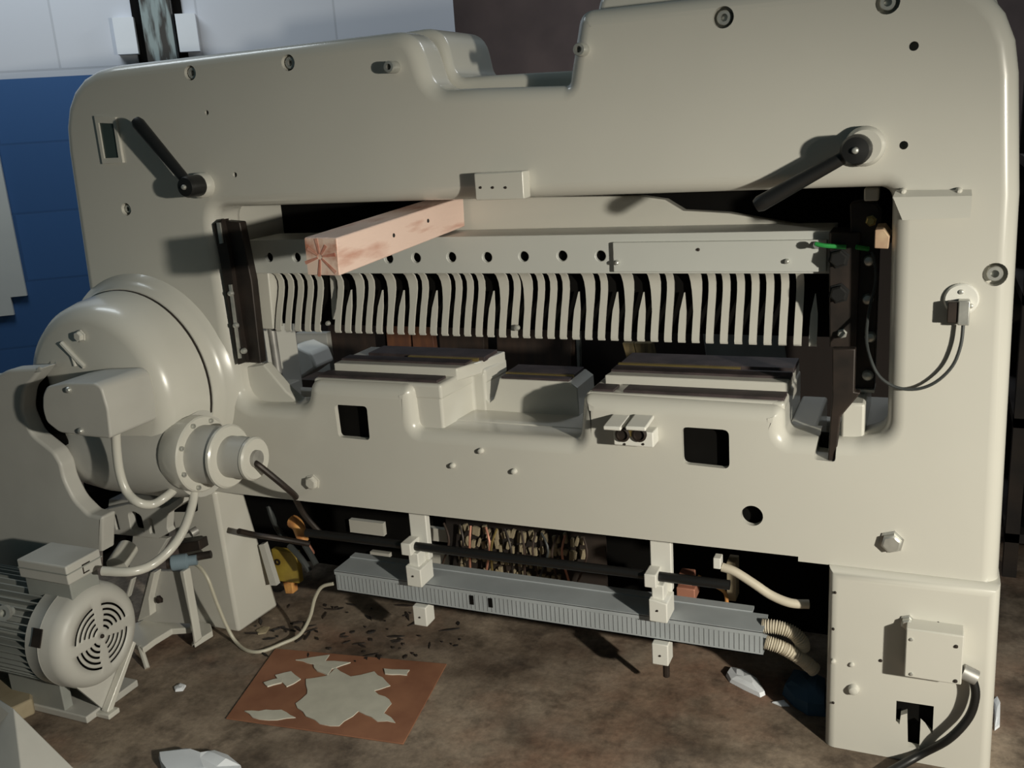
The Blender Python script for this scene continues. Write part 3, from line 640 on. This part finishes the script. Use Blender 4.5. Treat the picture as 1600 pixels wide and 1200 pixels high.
for y0 in (-.065, .06): MB().box((MX - .32, MY + y0, .02), (MX - .12, MY + y0 + .03, .135)).build('foot', M['grey'], MO, bevel=.003)
sx = MX - .035
b = MB().prism([PX(*p, sx) for p in ((112, 1070), (164, 1112), (203, 1000), (190, 985), (150, 1030))], (.008, 0, 0)).build('stand', M['paint_grey'], MO)
b = MB().prism([PX(*p, sx + .009) for p in ((158, 1110), (165, 1114), (204, 1003), (200, 1000))], (.022, 0, 0)).build('stand_rib', M['paint'], MO, bevel=.002)
q = PX(165, 1112, sx); MB().box((sx - .02, q.y - .03, .001), (sx + .045, q.y + .01, .016)).build('stand_foot', M['paint'], MO, bevel=.003)

# ================================================================== motor bracket between motor and machine
MBK = thing('motor_bracket', 'cream cast bracket with upright slots and splayed feet behind the motor', 'bracket', (-2.1, -.12, 0))
Yb = -.14
def pl(px, Y, dep, name, mt=M['paint'], parent=None, bev=.003):
    return MB().prism([P(*p, Y) for p in px], (0, dep, 0)).build(name, mt, parent, bevel=bev)
out_ = xz([(163, 796), (200, 788), (252, 794), (262, 790), (284, 775), (286, 786), (262, 803), (261, 826), (264, 832), (248, 842), (168, 834)], Yb)
h1 = roundpoly(xz([(176, 804), (181, 804), (187, 828), (182, 828)], Yb), .004); h2 = roundpoly(xz([(200, 802), (208, 799), (220, 806), (226, 832), (205, 830)], Yb), .01); h3 = roundpoly(xz([(231, 810), (237, 811), (242, 834), (235, 834)], Yb), .004)
put('slotted_plate', plate_mesh([out_, h1, h2, h3], Yb, Yb + .03, .003, 2), M['paint_grey'], MBK)
pl([(168, 796), (262, 802), (286, 780), (282, 772), (256, 786), (170, 780)], Yb + .03, .10, 'top_ledge', M['paint_grey'], MBK)
MB().tube([P(182, 884, -.27), P(200, 856, -.20)], .03, 20, 0).build('hinge_barrel', M['paint'], MBK)
pl([(168, 798), (262, 804), (262, 838), (170, 834)], Yb + .055, .006, 'slot_shade', M['dark'], MBK, 0)  # black plate painting the shade seen through the slots
pl([(160, 838), (250, 840), (250, 862), (200, 895), (160, 890)], Yb + .04, .02, 'back_web', M['dark'], MBK)
pl([(207, 836), (262, 842), (232, 892), (200, 895)], Yb + .015, .02, 'side_web', M['paint_grey'], MBK)
# A-shaped cast foot
pl([(232, 893), (290, 893), (306, 975), (213, 972)], -.105, .02, 'foot_web', M['paint_grey'], MBK)
pl([(234, 895), (242, 895), (233, 935), (235, 962), (214, 972)], -.13, .03, 'foot_rib', M['paint'], MBK)
pl([(203, 905), (207, 905), (199, 935), (194, 935)], -.13, .02, 'foot_rib', M['paint'], MBK)
pl([(280, 893), (287, 893), (302, 980), (306, 1004), (302, 1008), (298, 975)], -.13, .03, 'foot_rib', M['paint'], MBK)
a = [PZ(207, 1000, .06), PZ(224, 1012, .06), PZ(262, 985, .06), PZ(296, 978, .06), PZ(330, 986, .02), PZ(325, 972, .06), PZ(240, 962, .06)]
def slab(px, ztop, th, name, mt, parent):
    return MB().prism([PZ(*p, ztop) for p in px], (0, 0, -th)).build(name, mt, parent, bevel=.003)
slab([(204, 1002), (223, 1013), (242, 999), (268, 983), (298, 981), (300, 966), (240, 962), (206, 975)], .055, .02, 'foot_flange', M['paint'], MBK)
slab([(303, 1004), (332, 986), (329, 974), (300, 968), (298, 980)], .022, .02, 'foot_flange', M['paint'], MBK)
q0, q1 = PZ(219, 1010, .05), PZ(230, 1044, .002)
MB().tube([q0, q1], .008, 8, 0).build('foot_leg', M['paint'], MBK)
q0, q1 = PZ(303, 1004, .018), PZ(302, 1008, .001); MB().tube([q0, q1], .006, 8, 0).build('foot_leg', M['paint'], MBK)
bolt(250, 936, -.105, .011, .012, M['darksteel'], MBK, 'bolt', 'hex'); bolt(233, 856, -.10, .010, .012, M['bolt'], MBK, 'bolt', 'hex')
# fittings by the bracket
vf = thing('valve_fitting', 'dusty blue capped pipe fitting on top of the cast foot', 'fitting', (-2.0, -.13, .24))
A = P(268, 880, -.12); B = P(297, 876, -.09)
MB().lathe(A, B - A, [(0, 0), (.022, 0), (.024, .005), (.024, .045), (.016, .05), (.016, .075), (0, .075)], 20).build('cap', M['bluecap'], vf)
MB().lathe(A - (B - A) * .25, B - A, [(0, 0), (.016, 0), (.016, .02), (0, .02)], 16).build('stub', M['darksteel'], vf)
MB().tube([P(292, 874, -.09), P(308, 870, -.07), P(330, 866, -.05)], .012, 10, 3).build('pipe', M['darksteel'], vf)
pl([(276, 850), (310, 845), (313, 860), (280, 866)], -.06, .04, 'block', M['darksteel'], vf)
MB().cyl(P(298, 834, -.06), P(308, 828, -.04), .013, 14).build('nut', M['steel'], vf)
# pale signal cable down to the floor and up to the trunking
pts = [P(300, 879, -.07), P(312, 886, -.08), P(325, 905, -.09), P(338, 940, -.08), P(354, 978, -.065), PZ(368, 1002, .01), PZ(385, 1016, .006), PZ(408, 1018, .006), PZ(440, 1006, .006), PZ(468, 992, .02), P(484, 965, .04), P(492, 935, .05), P(503, 917, .055), P(521, 912, .06)]
tag(MB().tube(pts, .0055, 8, 5).build('signal_cable', M['cable_w']), 'slim cream cable looping over the floor from valve fitting to grey trunking', 'cable')

# ================================================================== under the table
UT = thing('cable_trunking', 'long grey slotted plastic trunking hanging under the table', 'trunking', (-1.0, .08, .18))
tA, tB = P(524, 896, .05), P(1192, 985, .05); bA, bB = P(528, 922, .05), P(1193, 1025, .05)
x0, x1 = tA.x, tB.x; zt0, zb0 = (tA.z + tB.z) / 2, (bA.z + bB.z) / 2
tz = .238; bz = .172
b = MB().box((x0, .05, bz), (x1, .053, tz - .004)); b.box((x0, .05, bz), (x1, .13, bz + .003)); b.box((x0, .127, bz), (x1, .13, tz)); b.build('trough', M['trunk'], UT)
b = MB().box((x0, .045, tz), (x1, .135, tz + .004)); b.box((x0, .045, tz - .010), (x1, .048, tz + .002)); b.build('lid', M['trunk'], UT)
b = MB()
n = 99
for k in range(n):
    xx = x0 + (x1 - x0) * (k + .5) / n; b.box((xx - .0009, .0488, bz + .008), (xx + .0009, .0502, tz - .012))
b.build('slot_row', M['trunkslot'], UT)
for px in (737, 766):
    xx = P(px, 935, .05).x; MB().box((xx - .006, .0480, bz + .022), (xx + .006, .0502, tz - .016)).build('open_slot', M['dark'], UT)
b = MB().box((x0, .1352, tz), (x1 - .04, .165, tz + .007)); b.build('rear_lip', M['trunk'], UT)
for i, px in enumerate(((637, 664), (1014, 1045))):
    hx0 = P(px[0], 880, .03).x; hx1 = hx0 + .048
    tg = thing('trunking_bracket', ('white clamp bracket holding the left half of the trunking', 'white clamp bracket near the right end of the trunking')[i], 'bracket', (hx0 + .02, .06, .25), 'trunking brackets')
    MB().box((hx0 - .010, .076, .300), (hx0 + .046, .100, .476)).build('hanger', M['white'], tg, bevel=.003)
    MB().box((hx0 - .012, .020, .335), (hx0 + .020, .075, .372)).build('rod_clip', M['white'], tg, bevel=.003)
    MB().box((hx0 + .004, .030, .285), (hx0 + .036, .075, .340)).build('stem', M['white'], tg, bevel=.003)
    MB().prism([(hx0 + .0, .015, tz + .005), (hx1, .015, tz + .005), (hx1, .015, tz + .060), (hx0, .015, tz + .068)], (0, .075, 0)).build('upper_block', M['white'], tg, bevel=.003)
    MB().prism([(hx0 + .0, .030, bz - .062), (hx1 - .004, .030, bz - .062), (hx1 - .004, .030, bz - .001), (hx0, .030, bz - .001)], (0, .05, 0)).build('lower_block', M['white'], tg, bevel=.003)
    bolt(0, 0, 0, .003, .003, M['darksteel'], tg, 'screw', 'round', at=(hx0 + .022, .015, tz + .038)); bolt(0, 0, 0, .003, .003, M['darksteel'], tg, 'screw', 'round', at=(hx0 + .022, .030, bz - .034))
    if i == 1: MB().cyl((hx0 + .03, .06, bz - .06), (hx0 + .03, .06, .062), .009, 10).build('foot_stud', M['darksteel'], tg)
rA = P(478, 826, .05); rB = P(1140, 889, .05)
tag(MB().cyl((rA.x, .05, .352), (rB.x, .05, .356), .0125, 16).build('black_rod', M['black']), 'long black rod running above the grey trunking', 'rod')
tag(MB().tube([P(1128, 886, .06), P(1148, 893, .06), P(1178, 912, .06), P(1205, 930, .06), P(1235, 942, .06), P(1264, 944, .07)], .0115, 12, 6).build('white_hose', M['flex']), 'short off-white hose drooping right from the black rod end', 'hose')
# corrugated conduits out of the trunking end
for k, (pts, lb) in enumerate((([P(1192, 978, .09), P(1215, 980, .09), P(1238, 988, .09), P(1252, 1002, .09), P(1254, 1012, .1)], 'shorter pale corrugated conduit, the upper one leaving the trunking end'),
                              ([P(1196, 1003, .07), P(1222, 1012, .07), P(1250, 1028, .08), P(1272, 1046, .1)], 'longer pale corrugated conduit, the lower one leaving the trunking end'))):
    o = MB().tube(pts, .016, 16, 24, rad=lambda t, n=len(pts): .0165 + .0022 * math.cos(t * 2 * math.pi * 26)).build('corrugated_conduit', M['flex']); tag(o, lb, 'conduit', 'corrugated conduits')
# black backing added to paint the under-table shade, with pale patches, ribs
bp_ = MB().box((-2.30, .50, .0), (.14, .52, .62)); o = bp_.build('under_table_shade', M['dark'], MC)
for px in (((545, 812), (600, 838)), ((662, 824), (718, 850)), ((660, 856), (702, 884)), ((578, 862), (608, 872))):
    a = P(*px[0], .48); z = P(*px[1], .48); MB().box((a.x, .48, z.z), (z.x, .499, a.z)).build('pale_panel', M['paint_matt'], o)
# wiring panel with many small connectors
WP = thing('wiring_panel', 'crowded bank of small cream terminal connectors behind the trunking', 'wiring', (-1.1, .44, .1))
a = P(705, 815, .44); z = P(925, 915, .44)
MB().box((a.x - .02, .44, z.z - .02), (z.x + .05, .45, a.z + .02)).build('mounting_plate', M['shelf'], WP)
csrc = MB().box((-.0065, -.02, -.014), (.0065, 0, .014)).build('connector', M['beige'], None, bevel=.0015)
rx = random.Random(3)
for r_ in range(4):
    for k in range(22):
        px = 722 + k * 9 + rx.uniform(-2.5, 2.5); py = 826 + r_ * 21 + (px - 720) * .10 + rx.uniform(-4, 4)
        if r_ > 1 and px > 880: continue
        o = csrc.copy(); COL.objects.link(o); o.parent = WP; o.name = 'connector'
        o.location = P(px, py, .438) - WLOC[WP]; s_ = rx.uniform(.7, 1.15); o.scale = (s_, 1, rx.uniform(.7, 1.3)); o.rotation_euler = (0, rx.uniform(-.4, .4), 0)
bpy.data.objects.remove(csrc)
for k in range(12):
    px = 700 + k * 19 + rx.uniform(-8, 8); py0 = 818 + (px - 700) * .1; pts = [P(px, py0, .42), P(px + rx.uniform(-12, 12), py0 + 30, .40), P(px + rx.uniform(-15, 15), py0 + 75, .41)]
    MB().tube(pts, .004, 6, 4).build('wire', M[rx.choice(['darksteel', 'copper', 'board_b', 'brass', 'cable_g'])], WP)
# copper block and small bits at the right
cbk = thing('copper_terminal', 'pinkish copper terminal block behind the right trunking bracket', 'terminal', (-.6, .25, .2))
a = P(1056, 902, .2); z = P(1086, 940, .2); MB().box((a.x, .2, z.z), (z.x, .26, a.z - .03)).build('lower_block', M['copper'], cbk, bevel=.003); MB().box((a.x + .004, .2, a.z - .022), (z.x - .008, .25, a.z + .006)).build('upper_block', M['copper'], cbk, bevel=.003)
MB().tube([P(1090, 900, .2), P(1110, 912, .2), P(1132, 925, .2), P(1136, 945, .2)], .005, 8, 4).build('wire', M['orange'], cbk)
sp_ = rect((1135, 878), (1150, 940), .25, .05).build('support_post', M['beige'], None, bevel=.002); tag(sp_, 'narrow beige post in the dark under the right table end', 'post')
sl = rect((1114, 872), (1126, 890), .045, .03).build('rod_end_clip', M['white'], None, bevel=.002); tag(sl, 'small white clip gripping the right end of the black rod', 'clip')

# yellow solenoid, orange connector, grey pipes on the left underneath
ys = thing('yellow_solenoid', 'yellow metal valve block hanging beside the left leg', 'valve', (-1.8, .22, .15))
a = [P(*p, .2) for p in ((423, 858), (462, 864), (468, 912), (432, 908))]; MB().prism(a, (0, .025, 0)).build('body', M['yellow'], ys, bevel=.003)
a = [P(*p, .21) for p in ((441, 909), (456, 911), (458, 928), (446, 928))]; MB().prism(a, (0, .03, 0)).build('stem', M['orange'], ys, bevel=.003)
MB().lathe(P(434, 878, .2), (0, -1, 0), [(.006, 0), (.011, 0), (.011, .003), (.006, .003), (.006, 0)], 16).build('ring_mark', M['darksteel'], ys)
ob = thing('orange_connector', 'pale orange plastic connector in the dark under the table', 'connector', (-1.75, .2, .3))
MB().tube([P(458, 815, .18), P(466, 822, .17), P(474, 845, .17)], .014, 12, 4, rad=lambda t: .022 - .004 * t).build('sleeve', M['orange'], ob)
MB().tube([P(474, 845, .175), P(482, 858, .18), P(486, 864, .2)], .012, 10, 3).build('plug', M['copper'], ob)
tag(MB().tube([P(373, 830, -.02), P(400, 836, .04), P(440, 842, .1), P(484, 850, .14)], .009, 10, 4).build('brake_pipe', M['darksteel']), 'grey metal pipe projecting past the left leg below the table', 'pipe')
for k, (pts, lb) in enumerate((([P(420, 790, .2), P(426, 810, .2), P(436, 830, .22), P(446, 842, .22)], 'bent grey hose dropping behind the left leg top'), ([P(452, 852, .16), P(470, 872, .15), P(484, 892, .15)], 'grey hose stub slanting down toward the trunking end'), ([P(476, 852, .17), P(486, 868, .16), P(494, 882, .15)], 'second grey hose stub slanting down, nearest the trunking'))):
    tag(MB().tube(pts, .010, 10, 4).build('grey_hose', M['cable_g']), lb, 'hose')
MB().prism([P(*p, .12) for p in ((404, 852), (412, 850), (432, 915), (422, 915))], (0, .02, 0)).build('leg_strip', M['paint_grey'], MC)

# ================================================================== timber held in the mouth of the machine
n0 = [P(*p, -.38) for p in ((481, 430), (531, 431), (526, 372), (475, 371))]
dvec = (P(693, 367, .15) - n0[1]) * (.67 / .53)
tm = thing('timber_beam', 'square pink-stained timber resting on the clamp beam', 'timber', tuple((n0[0] + n0[1]) / 2 + dvec * .7 - Vector((0, 0, .002))))
MB().hexa(n0, [p + dvec for p in n0]).build('beam', M['timber'], tm, bevel=.003)
ce = sum(n0, Vector()) / 4; q = [ce + (p - ce) * .955 + Vector((0, -.0012, 0)) for p in n0]; MB().hexa(q, [p + Vector((0, .0018, 0)) for p in q]).build('end_grain', M['timber_end'], tm)
e = Vector((0, -.0022, 0)); cx_ = ce + (n0[0] - n0[1]) * .05
b = MB(); un = (n0[1] - n0[0]).normalized(); vn = (n0[3] - n0[0]).normalized()
for k, (an_, ln) in enumerate(((8, .040), (55, .030), (100, .040), (150, .036), (200, .042), (262, .044), (318, .050))):
    a_ = math.radians(an_); dd = un * math.cos(a_) + vn * math.sin(a_); nn = un * -math.sin(a_) + vn * math.cos(a_)
    b.prism([cx_ + e + dd * .006 - nn * .002, cx_ + e + dd * ln - nn * .0045, cx_ + e + dd * ln + nn * .0035, cx_ + e + dd * .006 + nn * .002], (0, .001, 0))
b.build('red_stain', M['stain'], tm)
for px, py, t in ((597, 366, .38), (652, 344, .66)):
    q = n0[1].lerp(n0[2], .55 if t < .5 else .62) + dvec * t; bolt(0, 0, 0, .005, .002, M['black'], tm, 'nail_hole', 'round', out=(1, 0, 0), at=q + Vector((.0005, 0, 0)))

# ================================================================== floor things
cards = [PZ(430, 1013, .004), PZ(698, 1037, .004), PZ(630, 1162, .004), PZ(353, 1122, .004)]
hb = thing('hardboard_sheet', 'brown hardboard sheet with spilled cream paint lying on the floor', 'board', tuple(Vector((sum(p.x for p in cards) / 4, sum(p.y for p in cards) / 4, 0))))
MB().prism(cards, (0, 0, -.0035)).build('sheet', M['card'], hb, bevel=.001)
def blot(px, jag, seed, name):
    r2 = random.Random(seed); P0 = [PZ(*p, .004) for p in px]; out = []
    for i, p in enumerate(P0):
        q = P0[(i + 1) % len(P0)]; L = (q - p).length; nn = max(2, int(L / .02))
        for k in range(nn): t = k / nn; v = p.lerp(q, t); out.append(v + Vector((r2.uniform(-jag, jag), r2.uniform(-jag, jag), 0)) * (k > 0))
    return MB().prism(out, (0, 0, .0018 + .00025 * seed)).build(name, M['spill'], hb, smooth=60)
blot([(478, 1062), (510, 1057), (525, 1044), (548, 1058), (585, 1050), (610, 1072), (585, 1080), (612, 1100), (600, 1115), (618, 1130), (590, 1128), (560, 1112), (530, 1135), (500, 1132), (478, 1120), (462, 1100), (480, 1085)], .006, 2, 'paint_spill')
blot([(382, 1112), (440, 1110), (462, 1122), (420, 1126), (395, 1122)], .003, 3, 'paint_spill')
blot([(462, 1032), (515, 1024), (508, 1034), (548, 1036), (520, 1046), (500, 1040)], .003, 4, 'paint_spill')
blot([(600, 1046), (640, 1048), (636, 1056), (602, 1054)], .003, 7, 'paint_spill')
blot([(490, 1040), (520, 1044), (512, 1056), (496, 1050)], .003, 8, 'paint_spill')
blot([(412, 1068), (442, 1060), (440, 1068), (418, 1074)], .003, 9, 'paint_spill')
blot([(430, 1056), (455, 1050), (470, 1062), (448, 1074)], .003, 5, 'paint_spill')
def crumple(name, px, h, seed, mt, label, cat, inset=.55):
    r2 = random.Random(seed); base = [PZ(*p, .001) for p in px]; cen = sum(base, Vector()) / len(base); b = MB(); n = len(base)
    lo = [b.bm.verts.new(p) for p in base]; mid = [b.bm.verts.new(cen + (p - cen) * r2.uniform(.88, 1.0) + Vector((0, 0, h * r2.uniform(.4, .7)))) for p in base]
    hi = [b.bm.verts.new(cen + (p - cen) * r2.uniform(inset - .15, inset + .1) + Vector((0, 0, h * r2.uniform(.75, 1.1)))) for p in base]; top = b.bm.verts.new(cen + Vector((0, 0, h)))
    for i in range(n):
        j = (i + 1) % n
        b.bm.faces.new((lo[i], lo[j], mid[j])); b.bm.faces.new((lo[i], mid[j], mid[i])); b.bm.faces.new((mid[i], mid[j], hi[i])); b.bm.faces.new((mid[j], hi[j], hi[i])); b.bm.faces.new((hi[i], hi[j], top))
    b.bm.faces.new(lo[::-1])
    return tag(b.build(name, mt, smooth=12), label, cat)
crumple('crumpled_paper', [(248, 1184), (252, 1200), (270, 1225), (330, 1240), (372, 1225), (378, 1203), (360, 1186), (338, 1180), (318, 1184), (290, 1178)], .03, 5, M['paper'], 'crumpled white paper lying at the bottom edge of the picture', 'paper')
crumple('paper_scrap', [(1134, 1056), (1140, 1046), (1160, 1048), (1182, 1064), (1196, 1086), (1188, 1090), (1162, 1078), (1140, 1066)], .02, 8, M['paper'], 'folded white paper scrap on the floor below the trunking end', 'paper')
crumple('paper_scrap', [(1206, 1098), (1225, 1095), (1234, 1104), (1220, 1104)], .006, 9, M['paper'], 'tiny white paper scrap near the foot of the right leg', 'paper')
crumple('plaster_chip', [(272, 1075), (282, 1069), (291, 1072), (286, 1080), (274, 1081)], .008, 11, M['paper'], 'white chip on the dark floor right of the motor stand', 'chip')
crumple('plaster_chip', [(400, 986), (412, 979), (422, 980), (416, 990), (403, 992)], .006, 12, M['beige'], 'pale chip on the floor inside the cream cable loop', 'chip')
crumple('plastic_scrap', [(1551, 1096), (1558, 1090), (1563, 1100), (1562, 1136), (1554, 1142)], .012, 21, M['paper'], 'whitish plastic scrap on the floor right of the right leg', 'scrap')
crumple('blue_rag', [(1222, 1085), (1240, 1062), (1275, 1062), (1290, 1075), (1290, 1120), (1262, 1118), (1240, 1104)], .05, 14, M['blue'], 'dark blue rag in the shadow beside the right leg', 'rag')
rd = random.Random(31); b = MB()
for k in range(90):
    p = PZ(rd.uniform(395, 720), rd.uniform(945, 1035), .0005); a_ = rd.uniform(0, 6.28); L_ = rd.choice([.004, .007, .012, .022, .03]) * rd.uniform(.6, 1.2); w_ = rd.uniform(.002, .006)
    u = Vector((math.cos(a_), math.sin(a_), 0)) * L_; v = Vector((-math.sin(a_), math.cos(a_), 0)) * w_
    b.prism([p - u, p - u * .3 + v, p + u * .6 + v * .7, p + u, p + u * .1 - v], (0, 0, rd.uniform(.002, .005)))
o = tag(b.build('floor_debris', M['shelf']), 'dark crumbs and splinters scattered on the floor behind the hardboard sheet', 'debris'); o['kind'] = 'stuff'
# wedge cover and beige board at lower left
ap = P(21, 1107, -.72); ap2 = ap + Vector((-.16, .05, -.01)); b = MB()
base = [PZ(122, 1206, .001), PZ(40, 1262, .001), PZ(-90, 1230, .001), PZ(-70, 1178, .001)]
v = [b.bm.verts.new(p) for p in base + [ap, ap2]]
for q in ((0, 1, 4), (1, 2, 5, 4), (2, 3, 5), (3, 0, 4, 5), (3, 2, 1, 0)): b.bm.faces.new([v[i] for i in q])
tag(b.build('wedge_cover', M['paint_grey'], bevel=.003), 'grey wedge-shaped metal cover at the bottom left corner', 'cover')
tag(MB().prism([PZ(-40, 1062, .05), PZ(38, 1058, .05), PZ(50, 1070, .05), PZ(50, 1092, .05), PZ(20, 1106, .05), PZ(-40, 1115, .05)], (0, 0, -.049)).build('beige_slab', M['beige'], bevel=.006), 'beige dusty slab on the floor left of the motor foot plate', 'slab')
tag(MB().box((.188, -.03, .07), (.20, .0, .15)).build('clear_tape_roll', M['bolt'], bevel=.003), 'small silver tag on the floor side of the right leg', 'tag') if False else None

# ================================================================== things behind the machine
def board(name, px, Y, lean, th, mt, label, cat, group=None):
    a = [P(*p, Y) for p in px]; zmax = max(p.z for p in a)
    top = [a[0], a[1]]; v0 = Vector((top[0].x, Y, top[0].z)); 
    zb = .002; sh = lambda p, q: Vector((p.x + (q.x - p.x) * (p.z - zb) / max(p.z - q.z, 1e-3), Y - lean, zb))
    lo = [sh(a[0], a[3]), sh(a[1], a[2])]
    q = [a[0], a[1], lo[1], lo[0]]
    return tag(MB().hexa(q, [p + Vector((0, th, 0)) for p in q]).build(name, mt, bevel=.002), label, cat, group)
board('wooden_board', [(602, 505), (640, 505), (642, 575), (608, 575)], 1.0, .0, .03, M['board_o'], 'orange-brown plank standing behind the machine, left of its twin', 'board', 'orange planks behind the table')
board('wooden_board', [(642, 505), (674, 505), (682, 577), (648, 577)], 1.0, .0, .03, M['board_o'], 'orange-brown plank standing behind the machine, right of its twin', 'board', 'orange planks behind the table')
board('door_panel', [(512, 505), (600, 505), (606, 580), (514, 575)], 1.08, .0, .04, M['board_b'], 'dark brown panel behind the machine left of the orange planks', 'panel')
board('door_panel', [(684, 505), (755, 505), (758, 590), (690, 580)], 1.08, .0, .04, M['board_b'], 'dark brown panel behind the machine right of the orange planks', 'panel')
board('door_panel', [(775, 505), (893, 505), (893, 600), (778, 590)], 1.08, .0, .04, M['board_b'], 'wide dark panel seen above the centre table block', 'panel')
board('grey_rail', [(899, 505), (905, 505), (907, 600), (903, 600)], .95, .0, .02, M['sheet'], 'thin grey upright rail behind the gap in the table', 'rail')
for k, (pa) in enumerate(([(972, 536), (989, 536), (1000, 586), (986, 586)], [(990, 536), (1018, 536), (1028, 580), (1002, 588)])):
    board('leaning_plank', pa, .85, .0, .03, M['board_g'], ('olive wooden plank leaning behind the right table block, left one', 'olive wooden plank leaning behind the right table block, right one')[k], 'board', 'olive planks behind the right table block')
board('sheet_metal', [(1098, 520), (1222, 520), (1236, 605), (1110, 605)], .9, .0, .01, M['sheet'], 'dull grey metal sheet standing behind the right fingers', 'sheet')
b = MB().prism([P(*p, .62) for p in ((445, 545), (462, 541), (485, 552), (494, 575), (470, 592), (448, 590))], (0, .12, 0)); v_ = b.build('white_bundle', M['white'], bevel=.01); tag(v_, 'white lumpy bundle behind the machine at the left end', 'bundle')
board('panel_offcut', [(462, 520), (510, 520), (517, 580), (468, 580)], .9, .0, .03, M['paint_grey'], 'pale grey offcut standing behind the white bundle', 'panel')
v_.location.z += 0
tag(MB().box((-2.2, .75, .001), (-1.62, .86, .62)).build('packing_case', M['board_b'], bevel=.004), 'dark packing case under the white bundle', 'case')
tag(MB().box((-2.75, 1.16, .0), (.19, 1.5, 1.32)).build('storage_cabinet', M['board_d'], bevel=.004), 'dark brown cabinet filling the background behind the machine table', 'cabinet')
# shelving to the right
RK = thing('storage_rack', 'dark steel shelving behind the right edge of the machine', 'shelving', (.75, 1.3, 0))
for x_ in (.26, 1.25):
    for y_ in (1.02, 1.55): MB().box((x_, y_, 0), (x_ + .04, y_ + .04, 2.0)).build('upright', M['shelf'], RK)
for z_ in (.12, .5, .88, 1.26, 1.64, 1.96): MB().box((.26, 1.02, z_), (1.29, 1.59, z_ + .03)).build('shelf', M['shelf'], RK)
MB().box((.26, 1.57, .0), (1.29, 1.585, 2.0)).build('back_panel', M['dark'], RK)
for k, (z_, mm, lb) in enumerate(((.15, 'board_b', 'lowest shelf'), (.53, 'board_g', 'second shelf from the floor'), (.91, 'darksteel', 'third shelf from the floor'), (1.29, 'board_b', 'fourth shelf from the floor'))):
    tag(MB().box((.32, 1.06 + .03 * (k % 2), z_ + .001), (.9, 1.5, z_ + .26 - .05 * (k % 2))).build('storage_crate', M[mm], bevel=.004), 'dark crate on the %s of the rack' % lb, 'crate', 'crates on the rack')
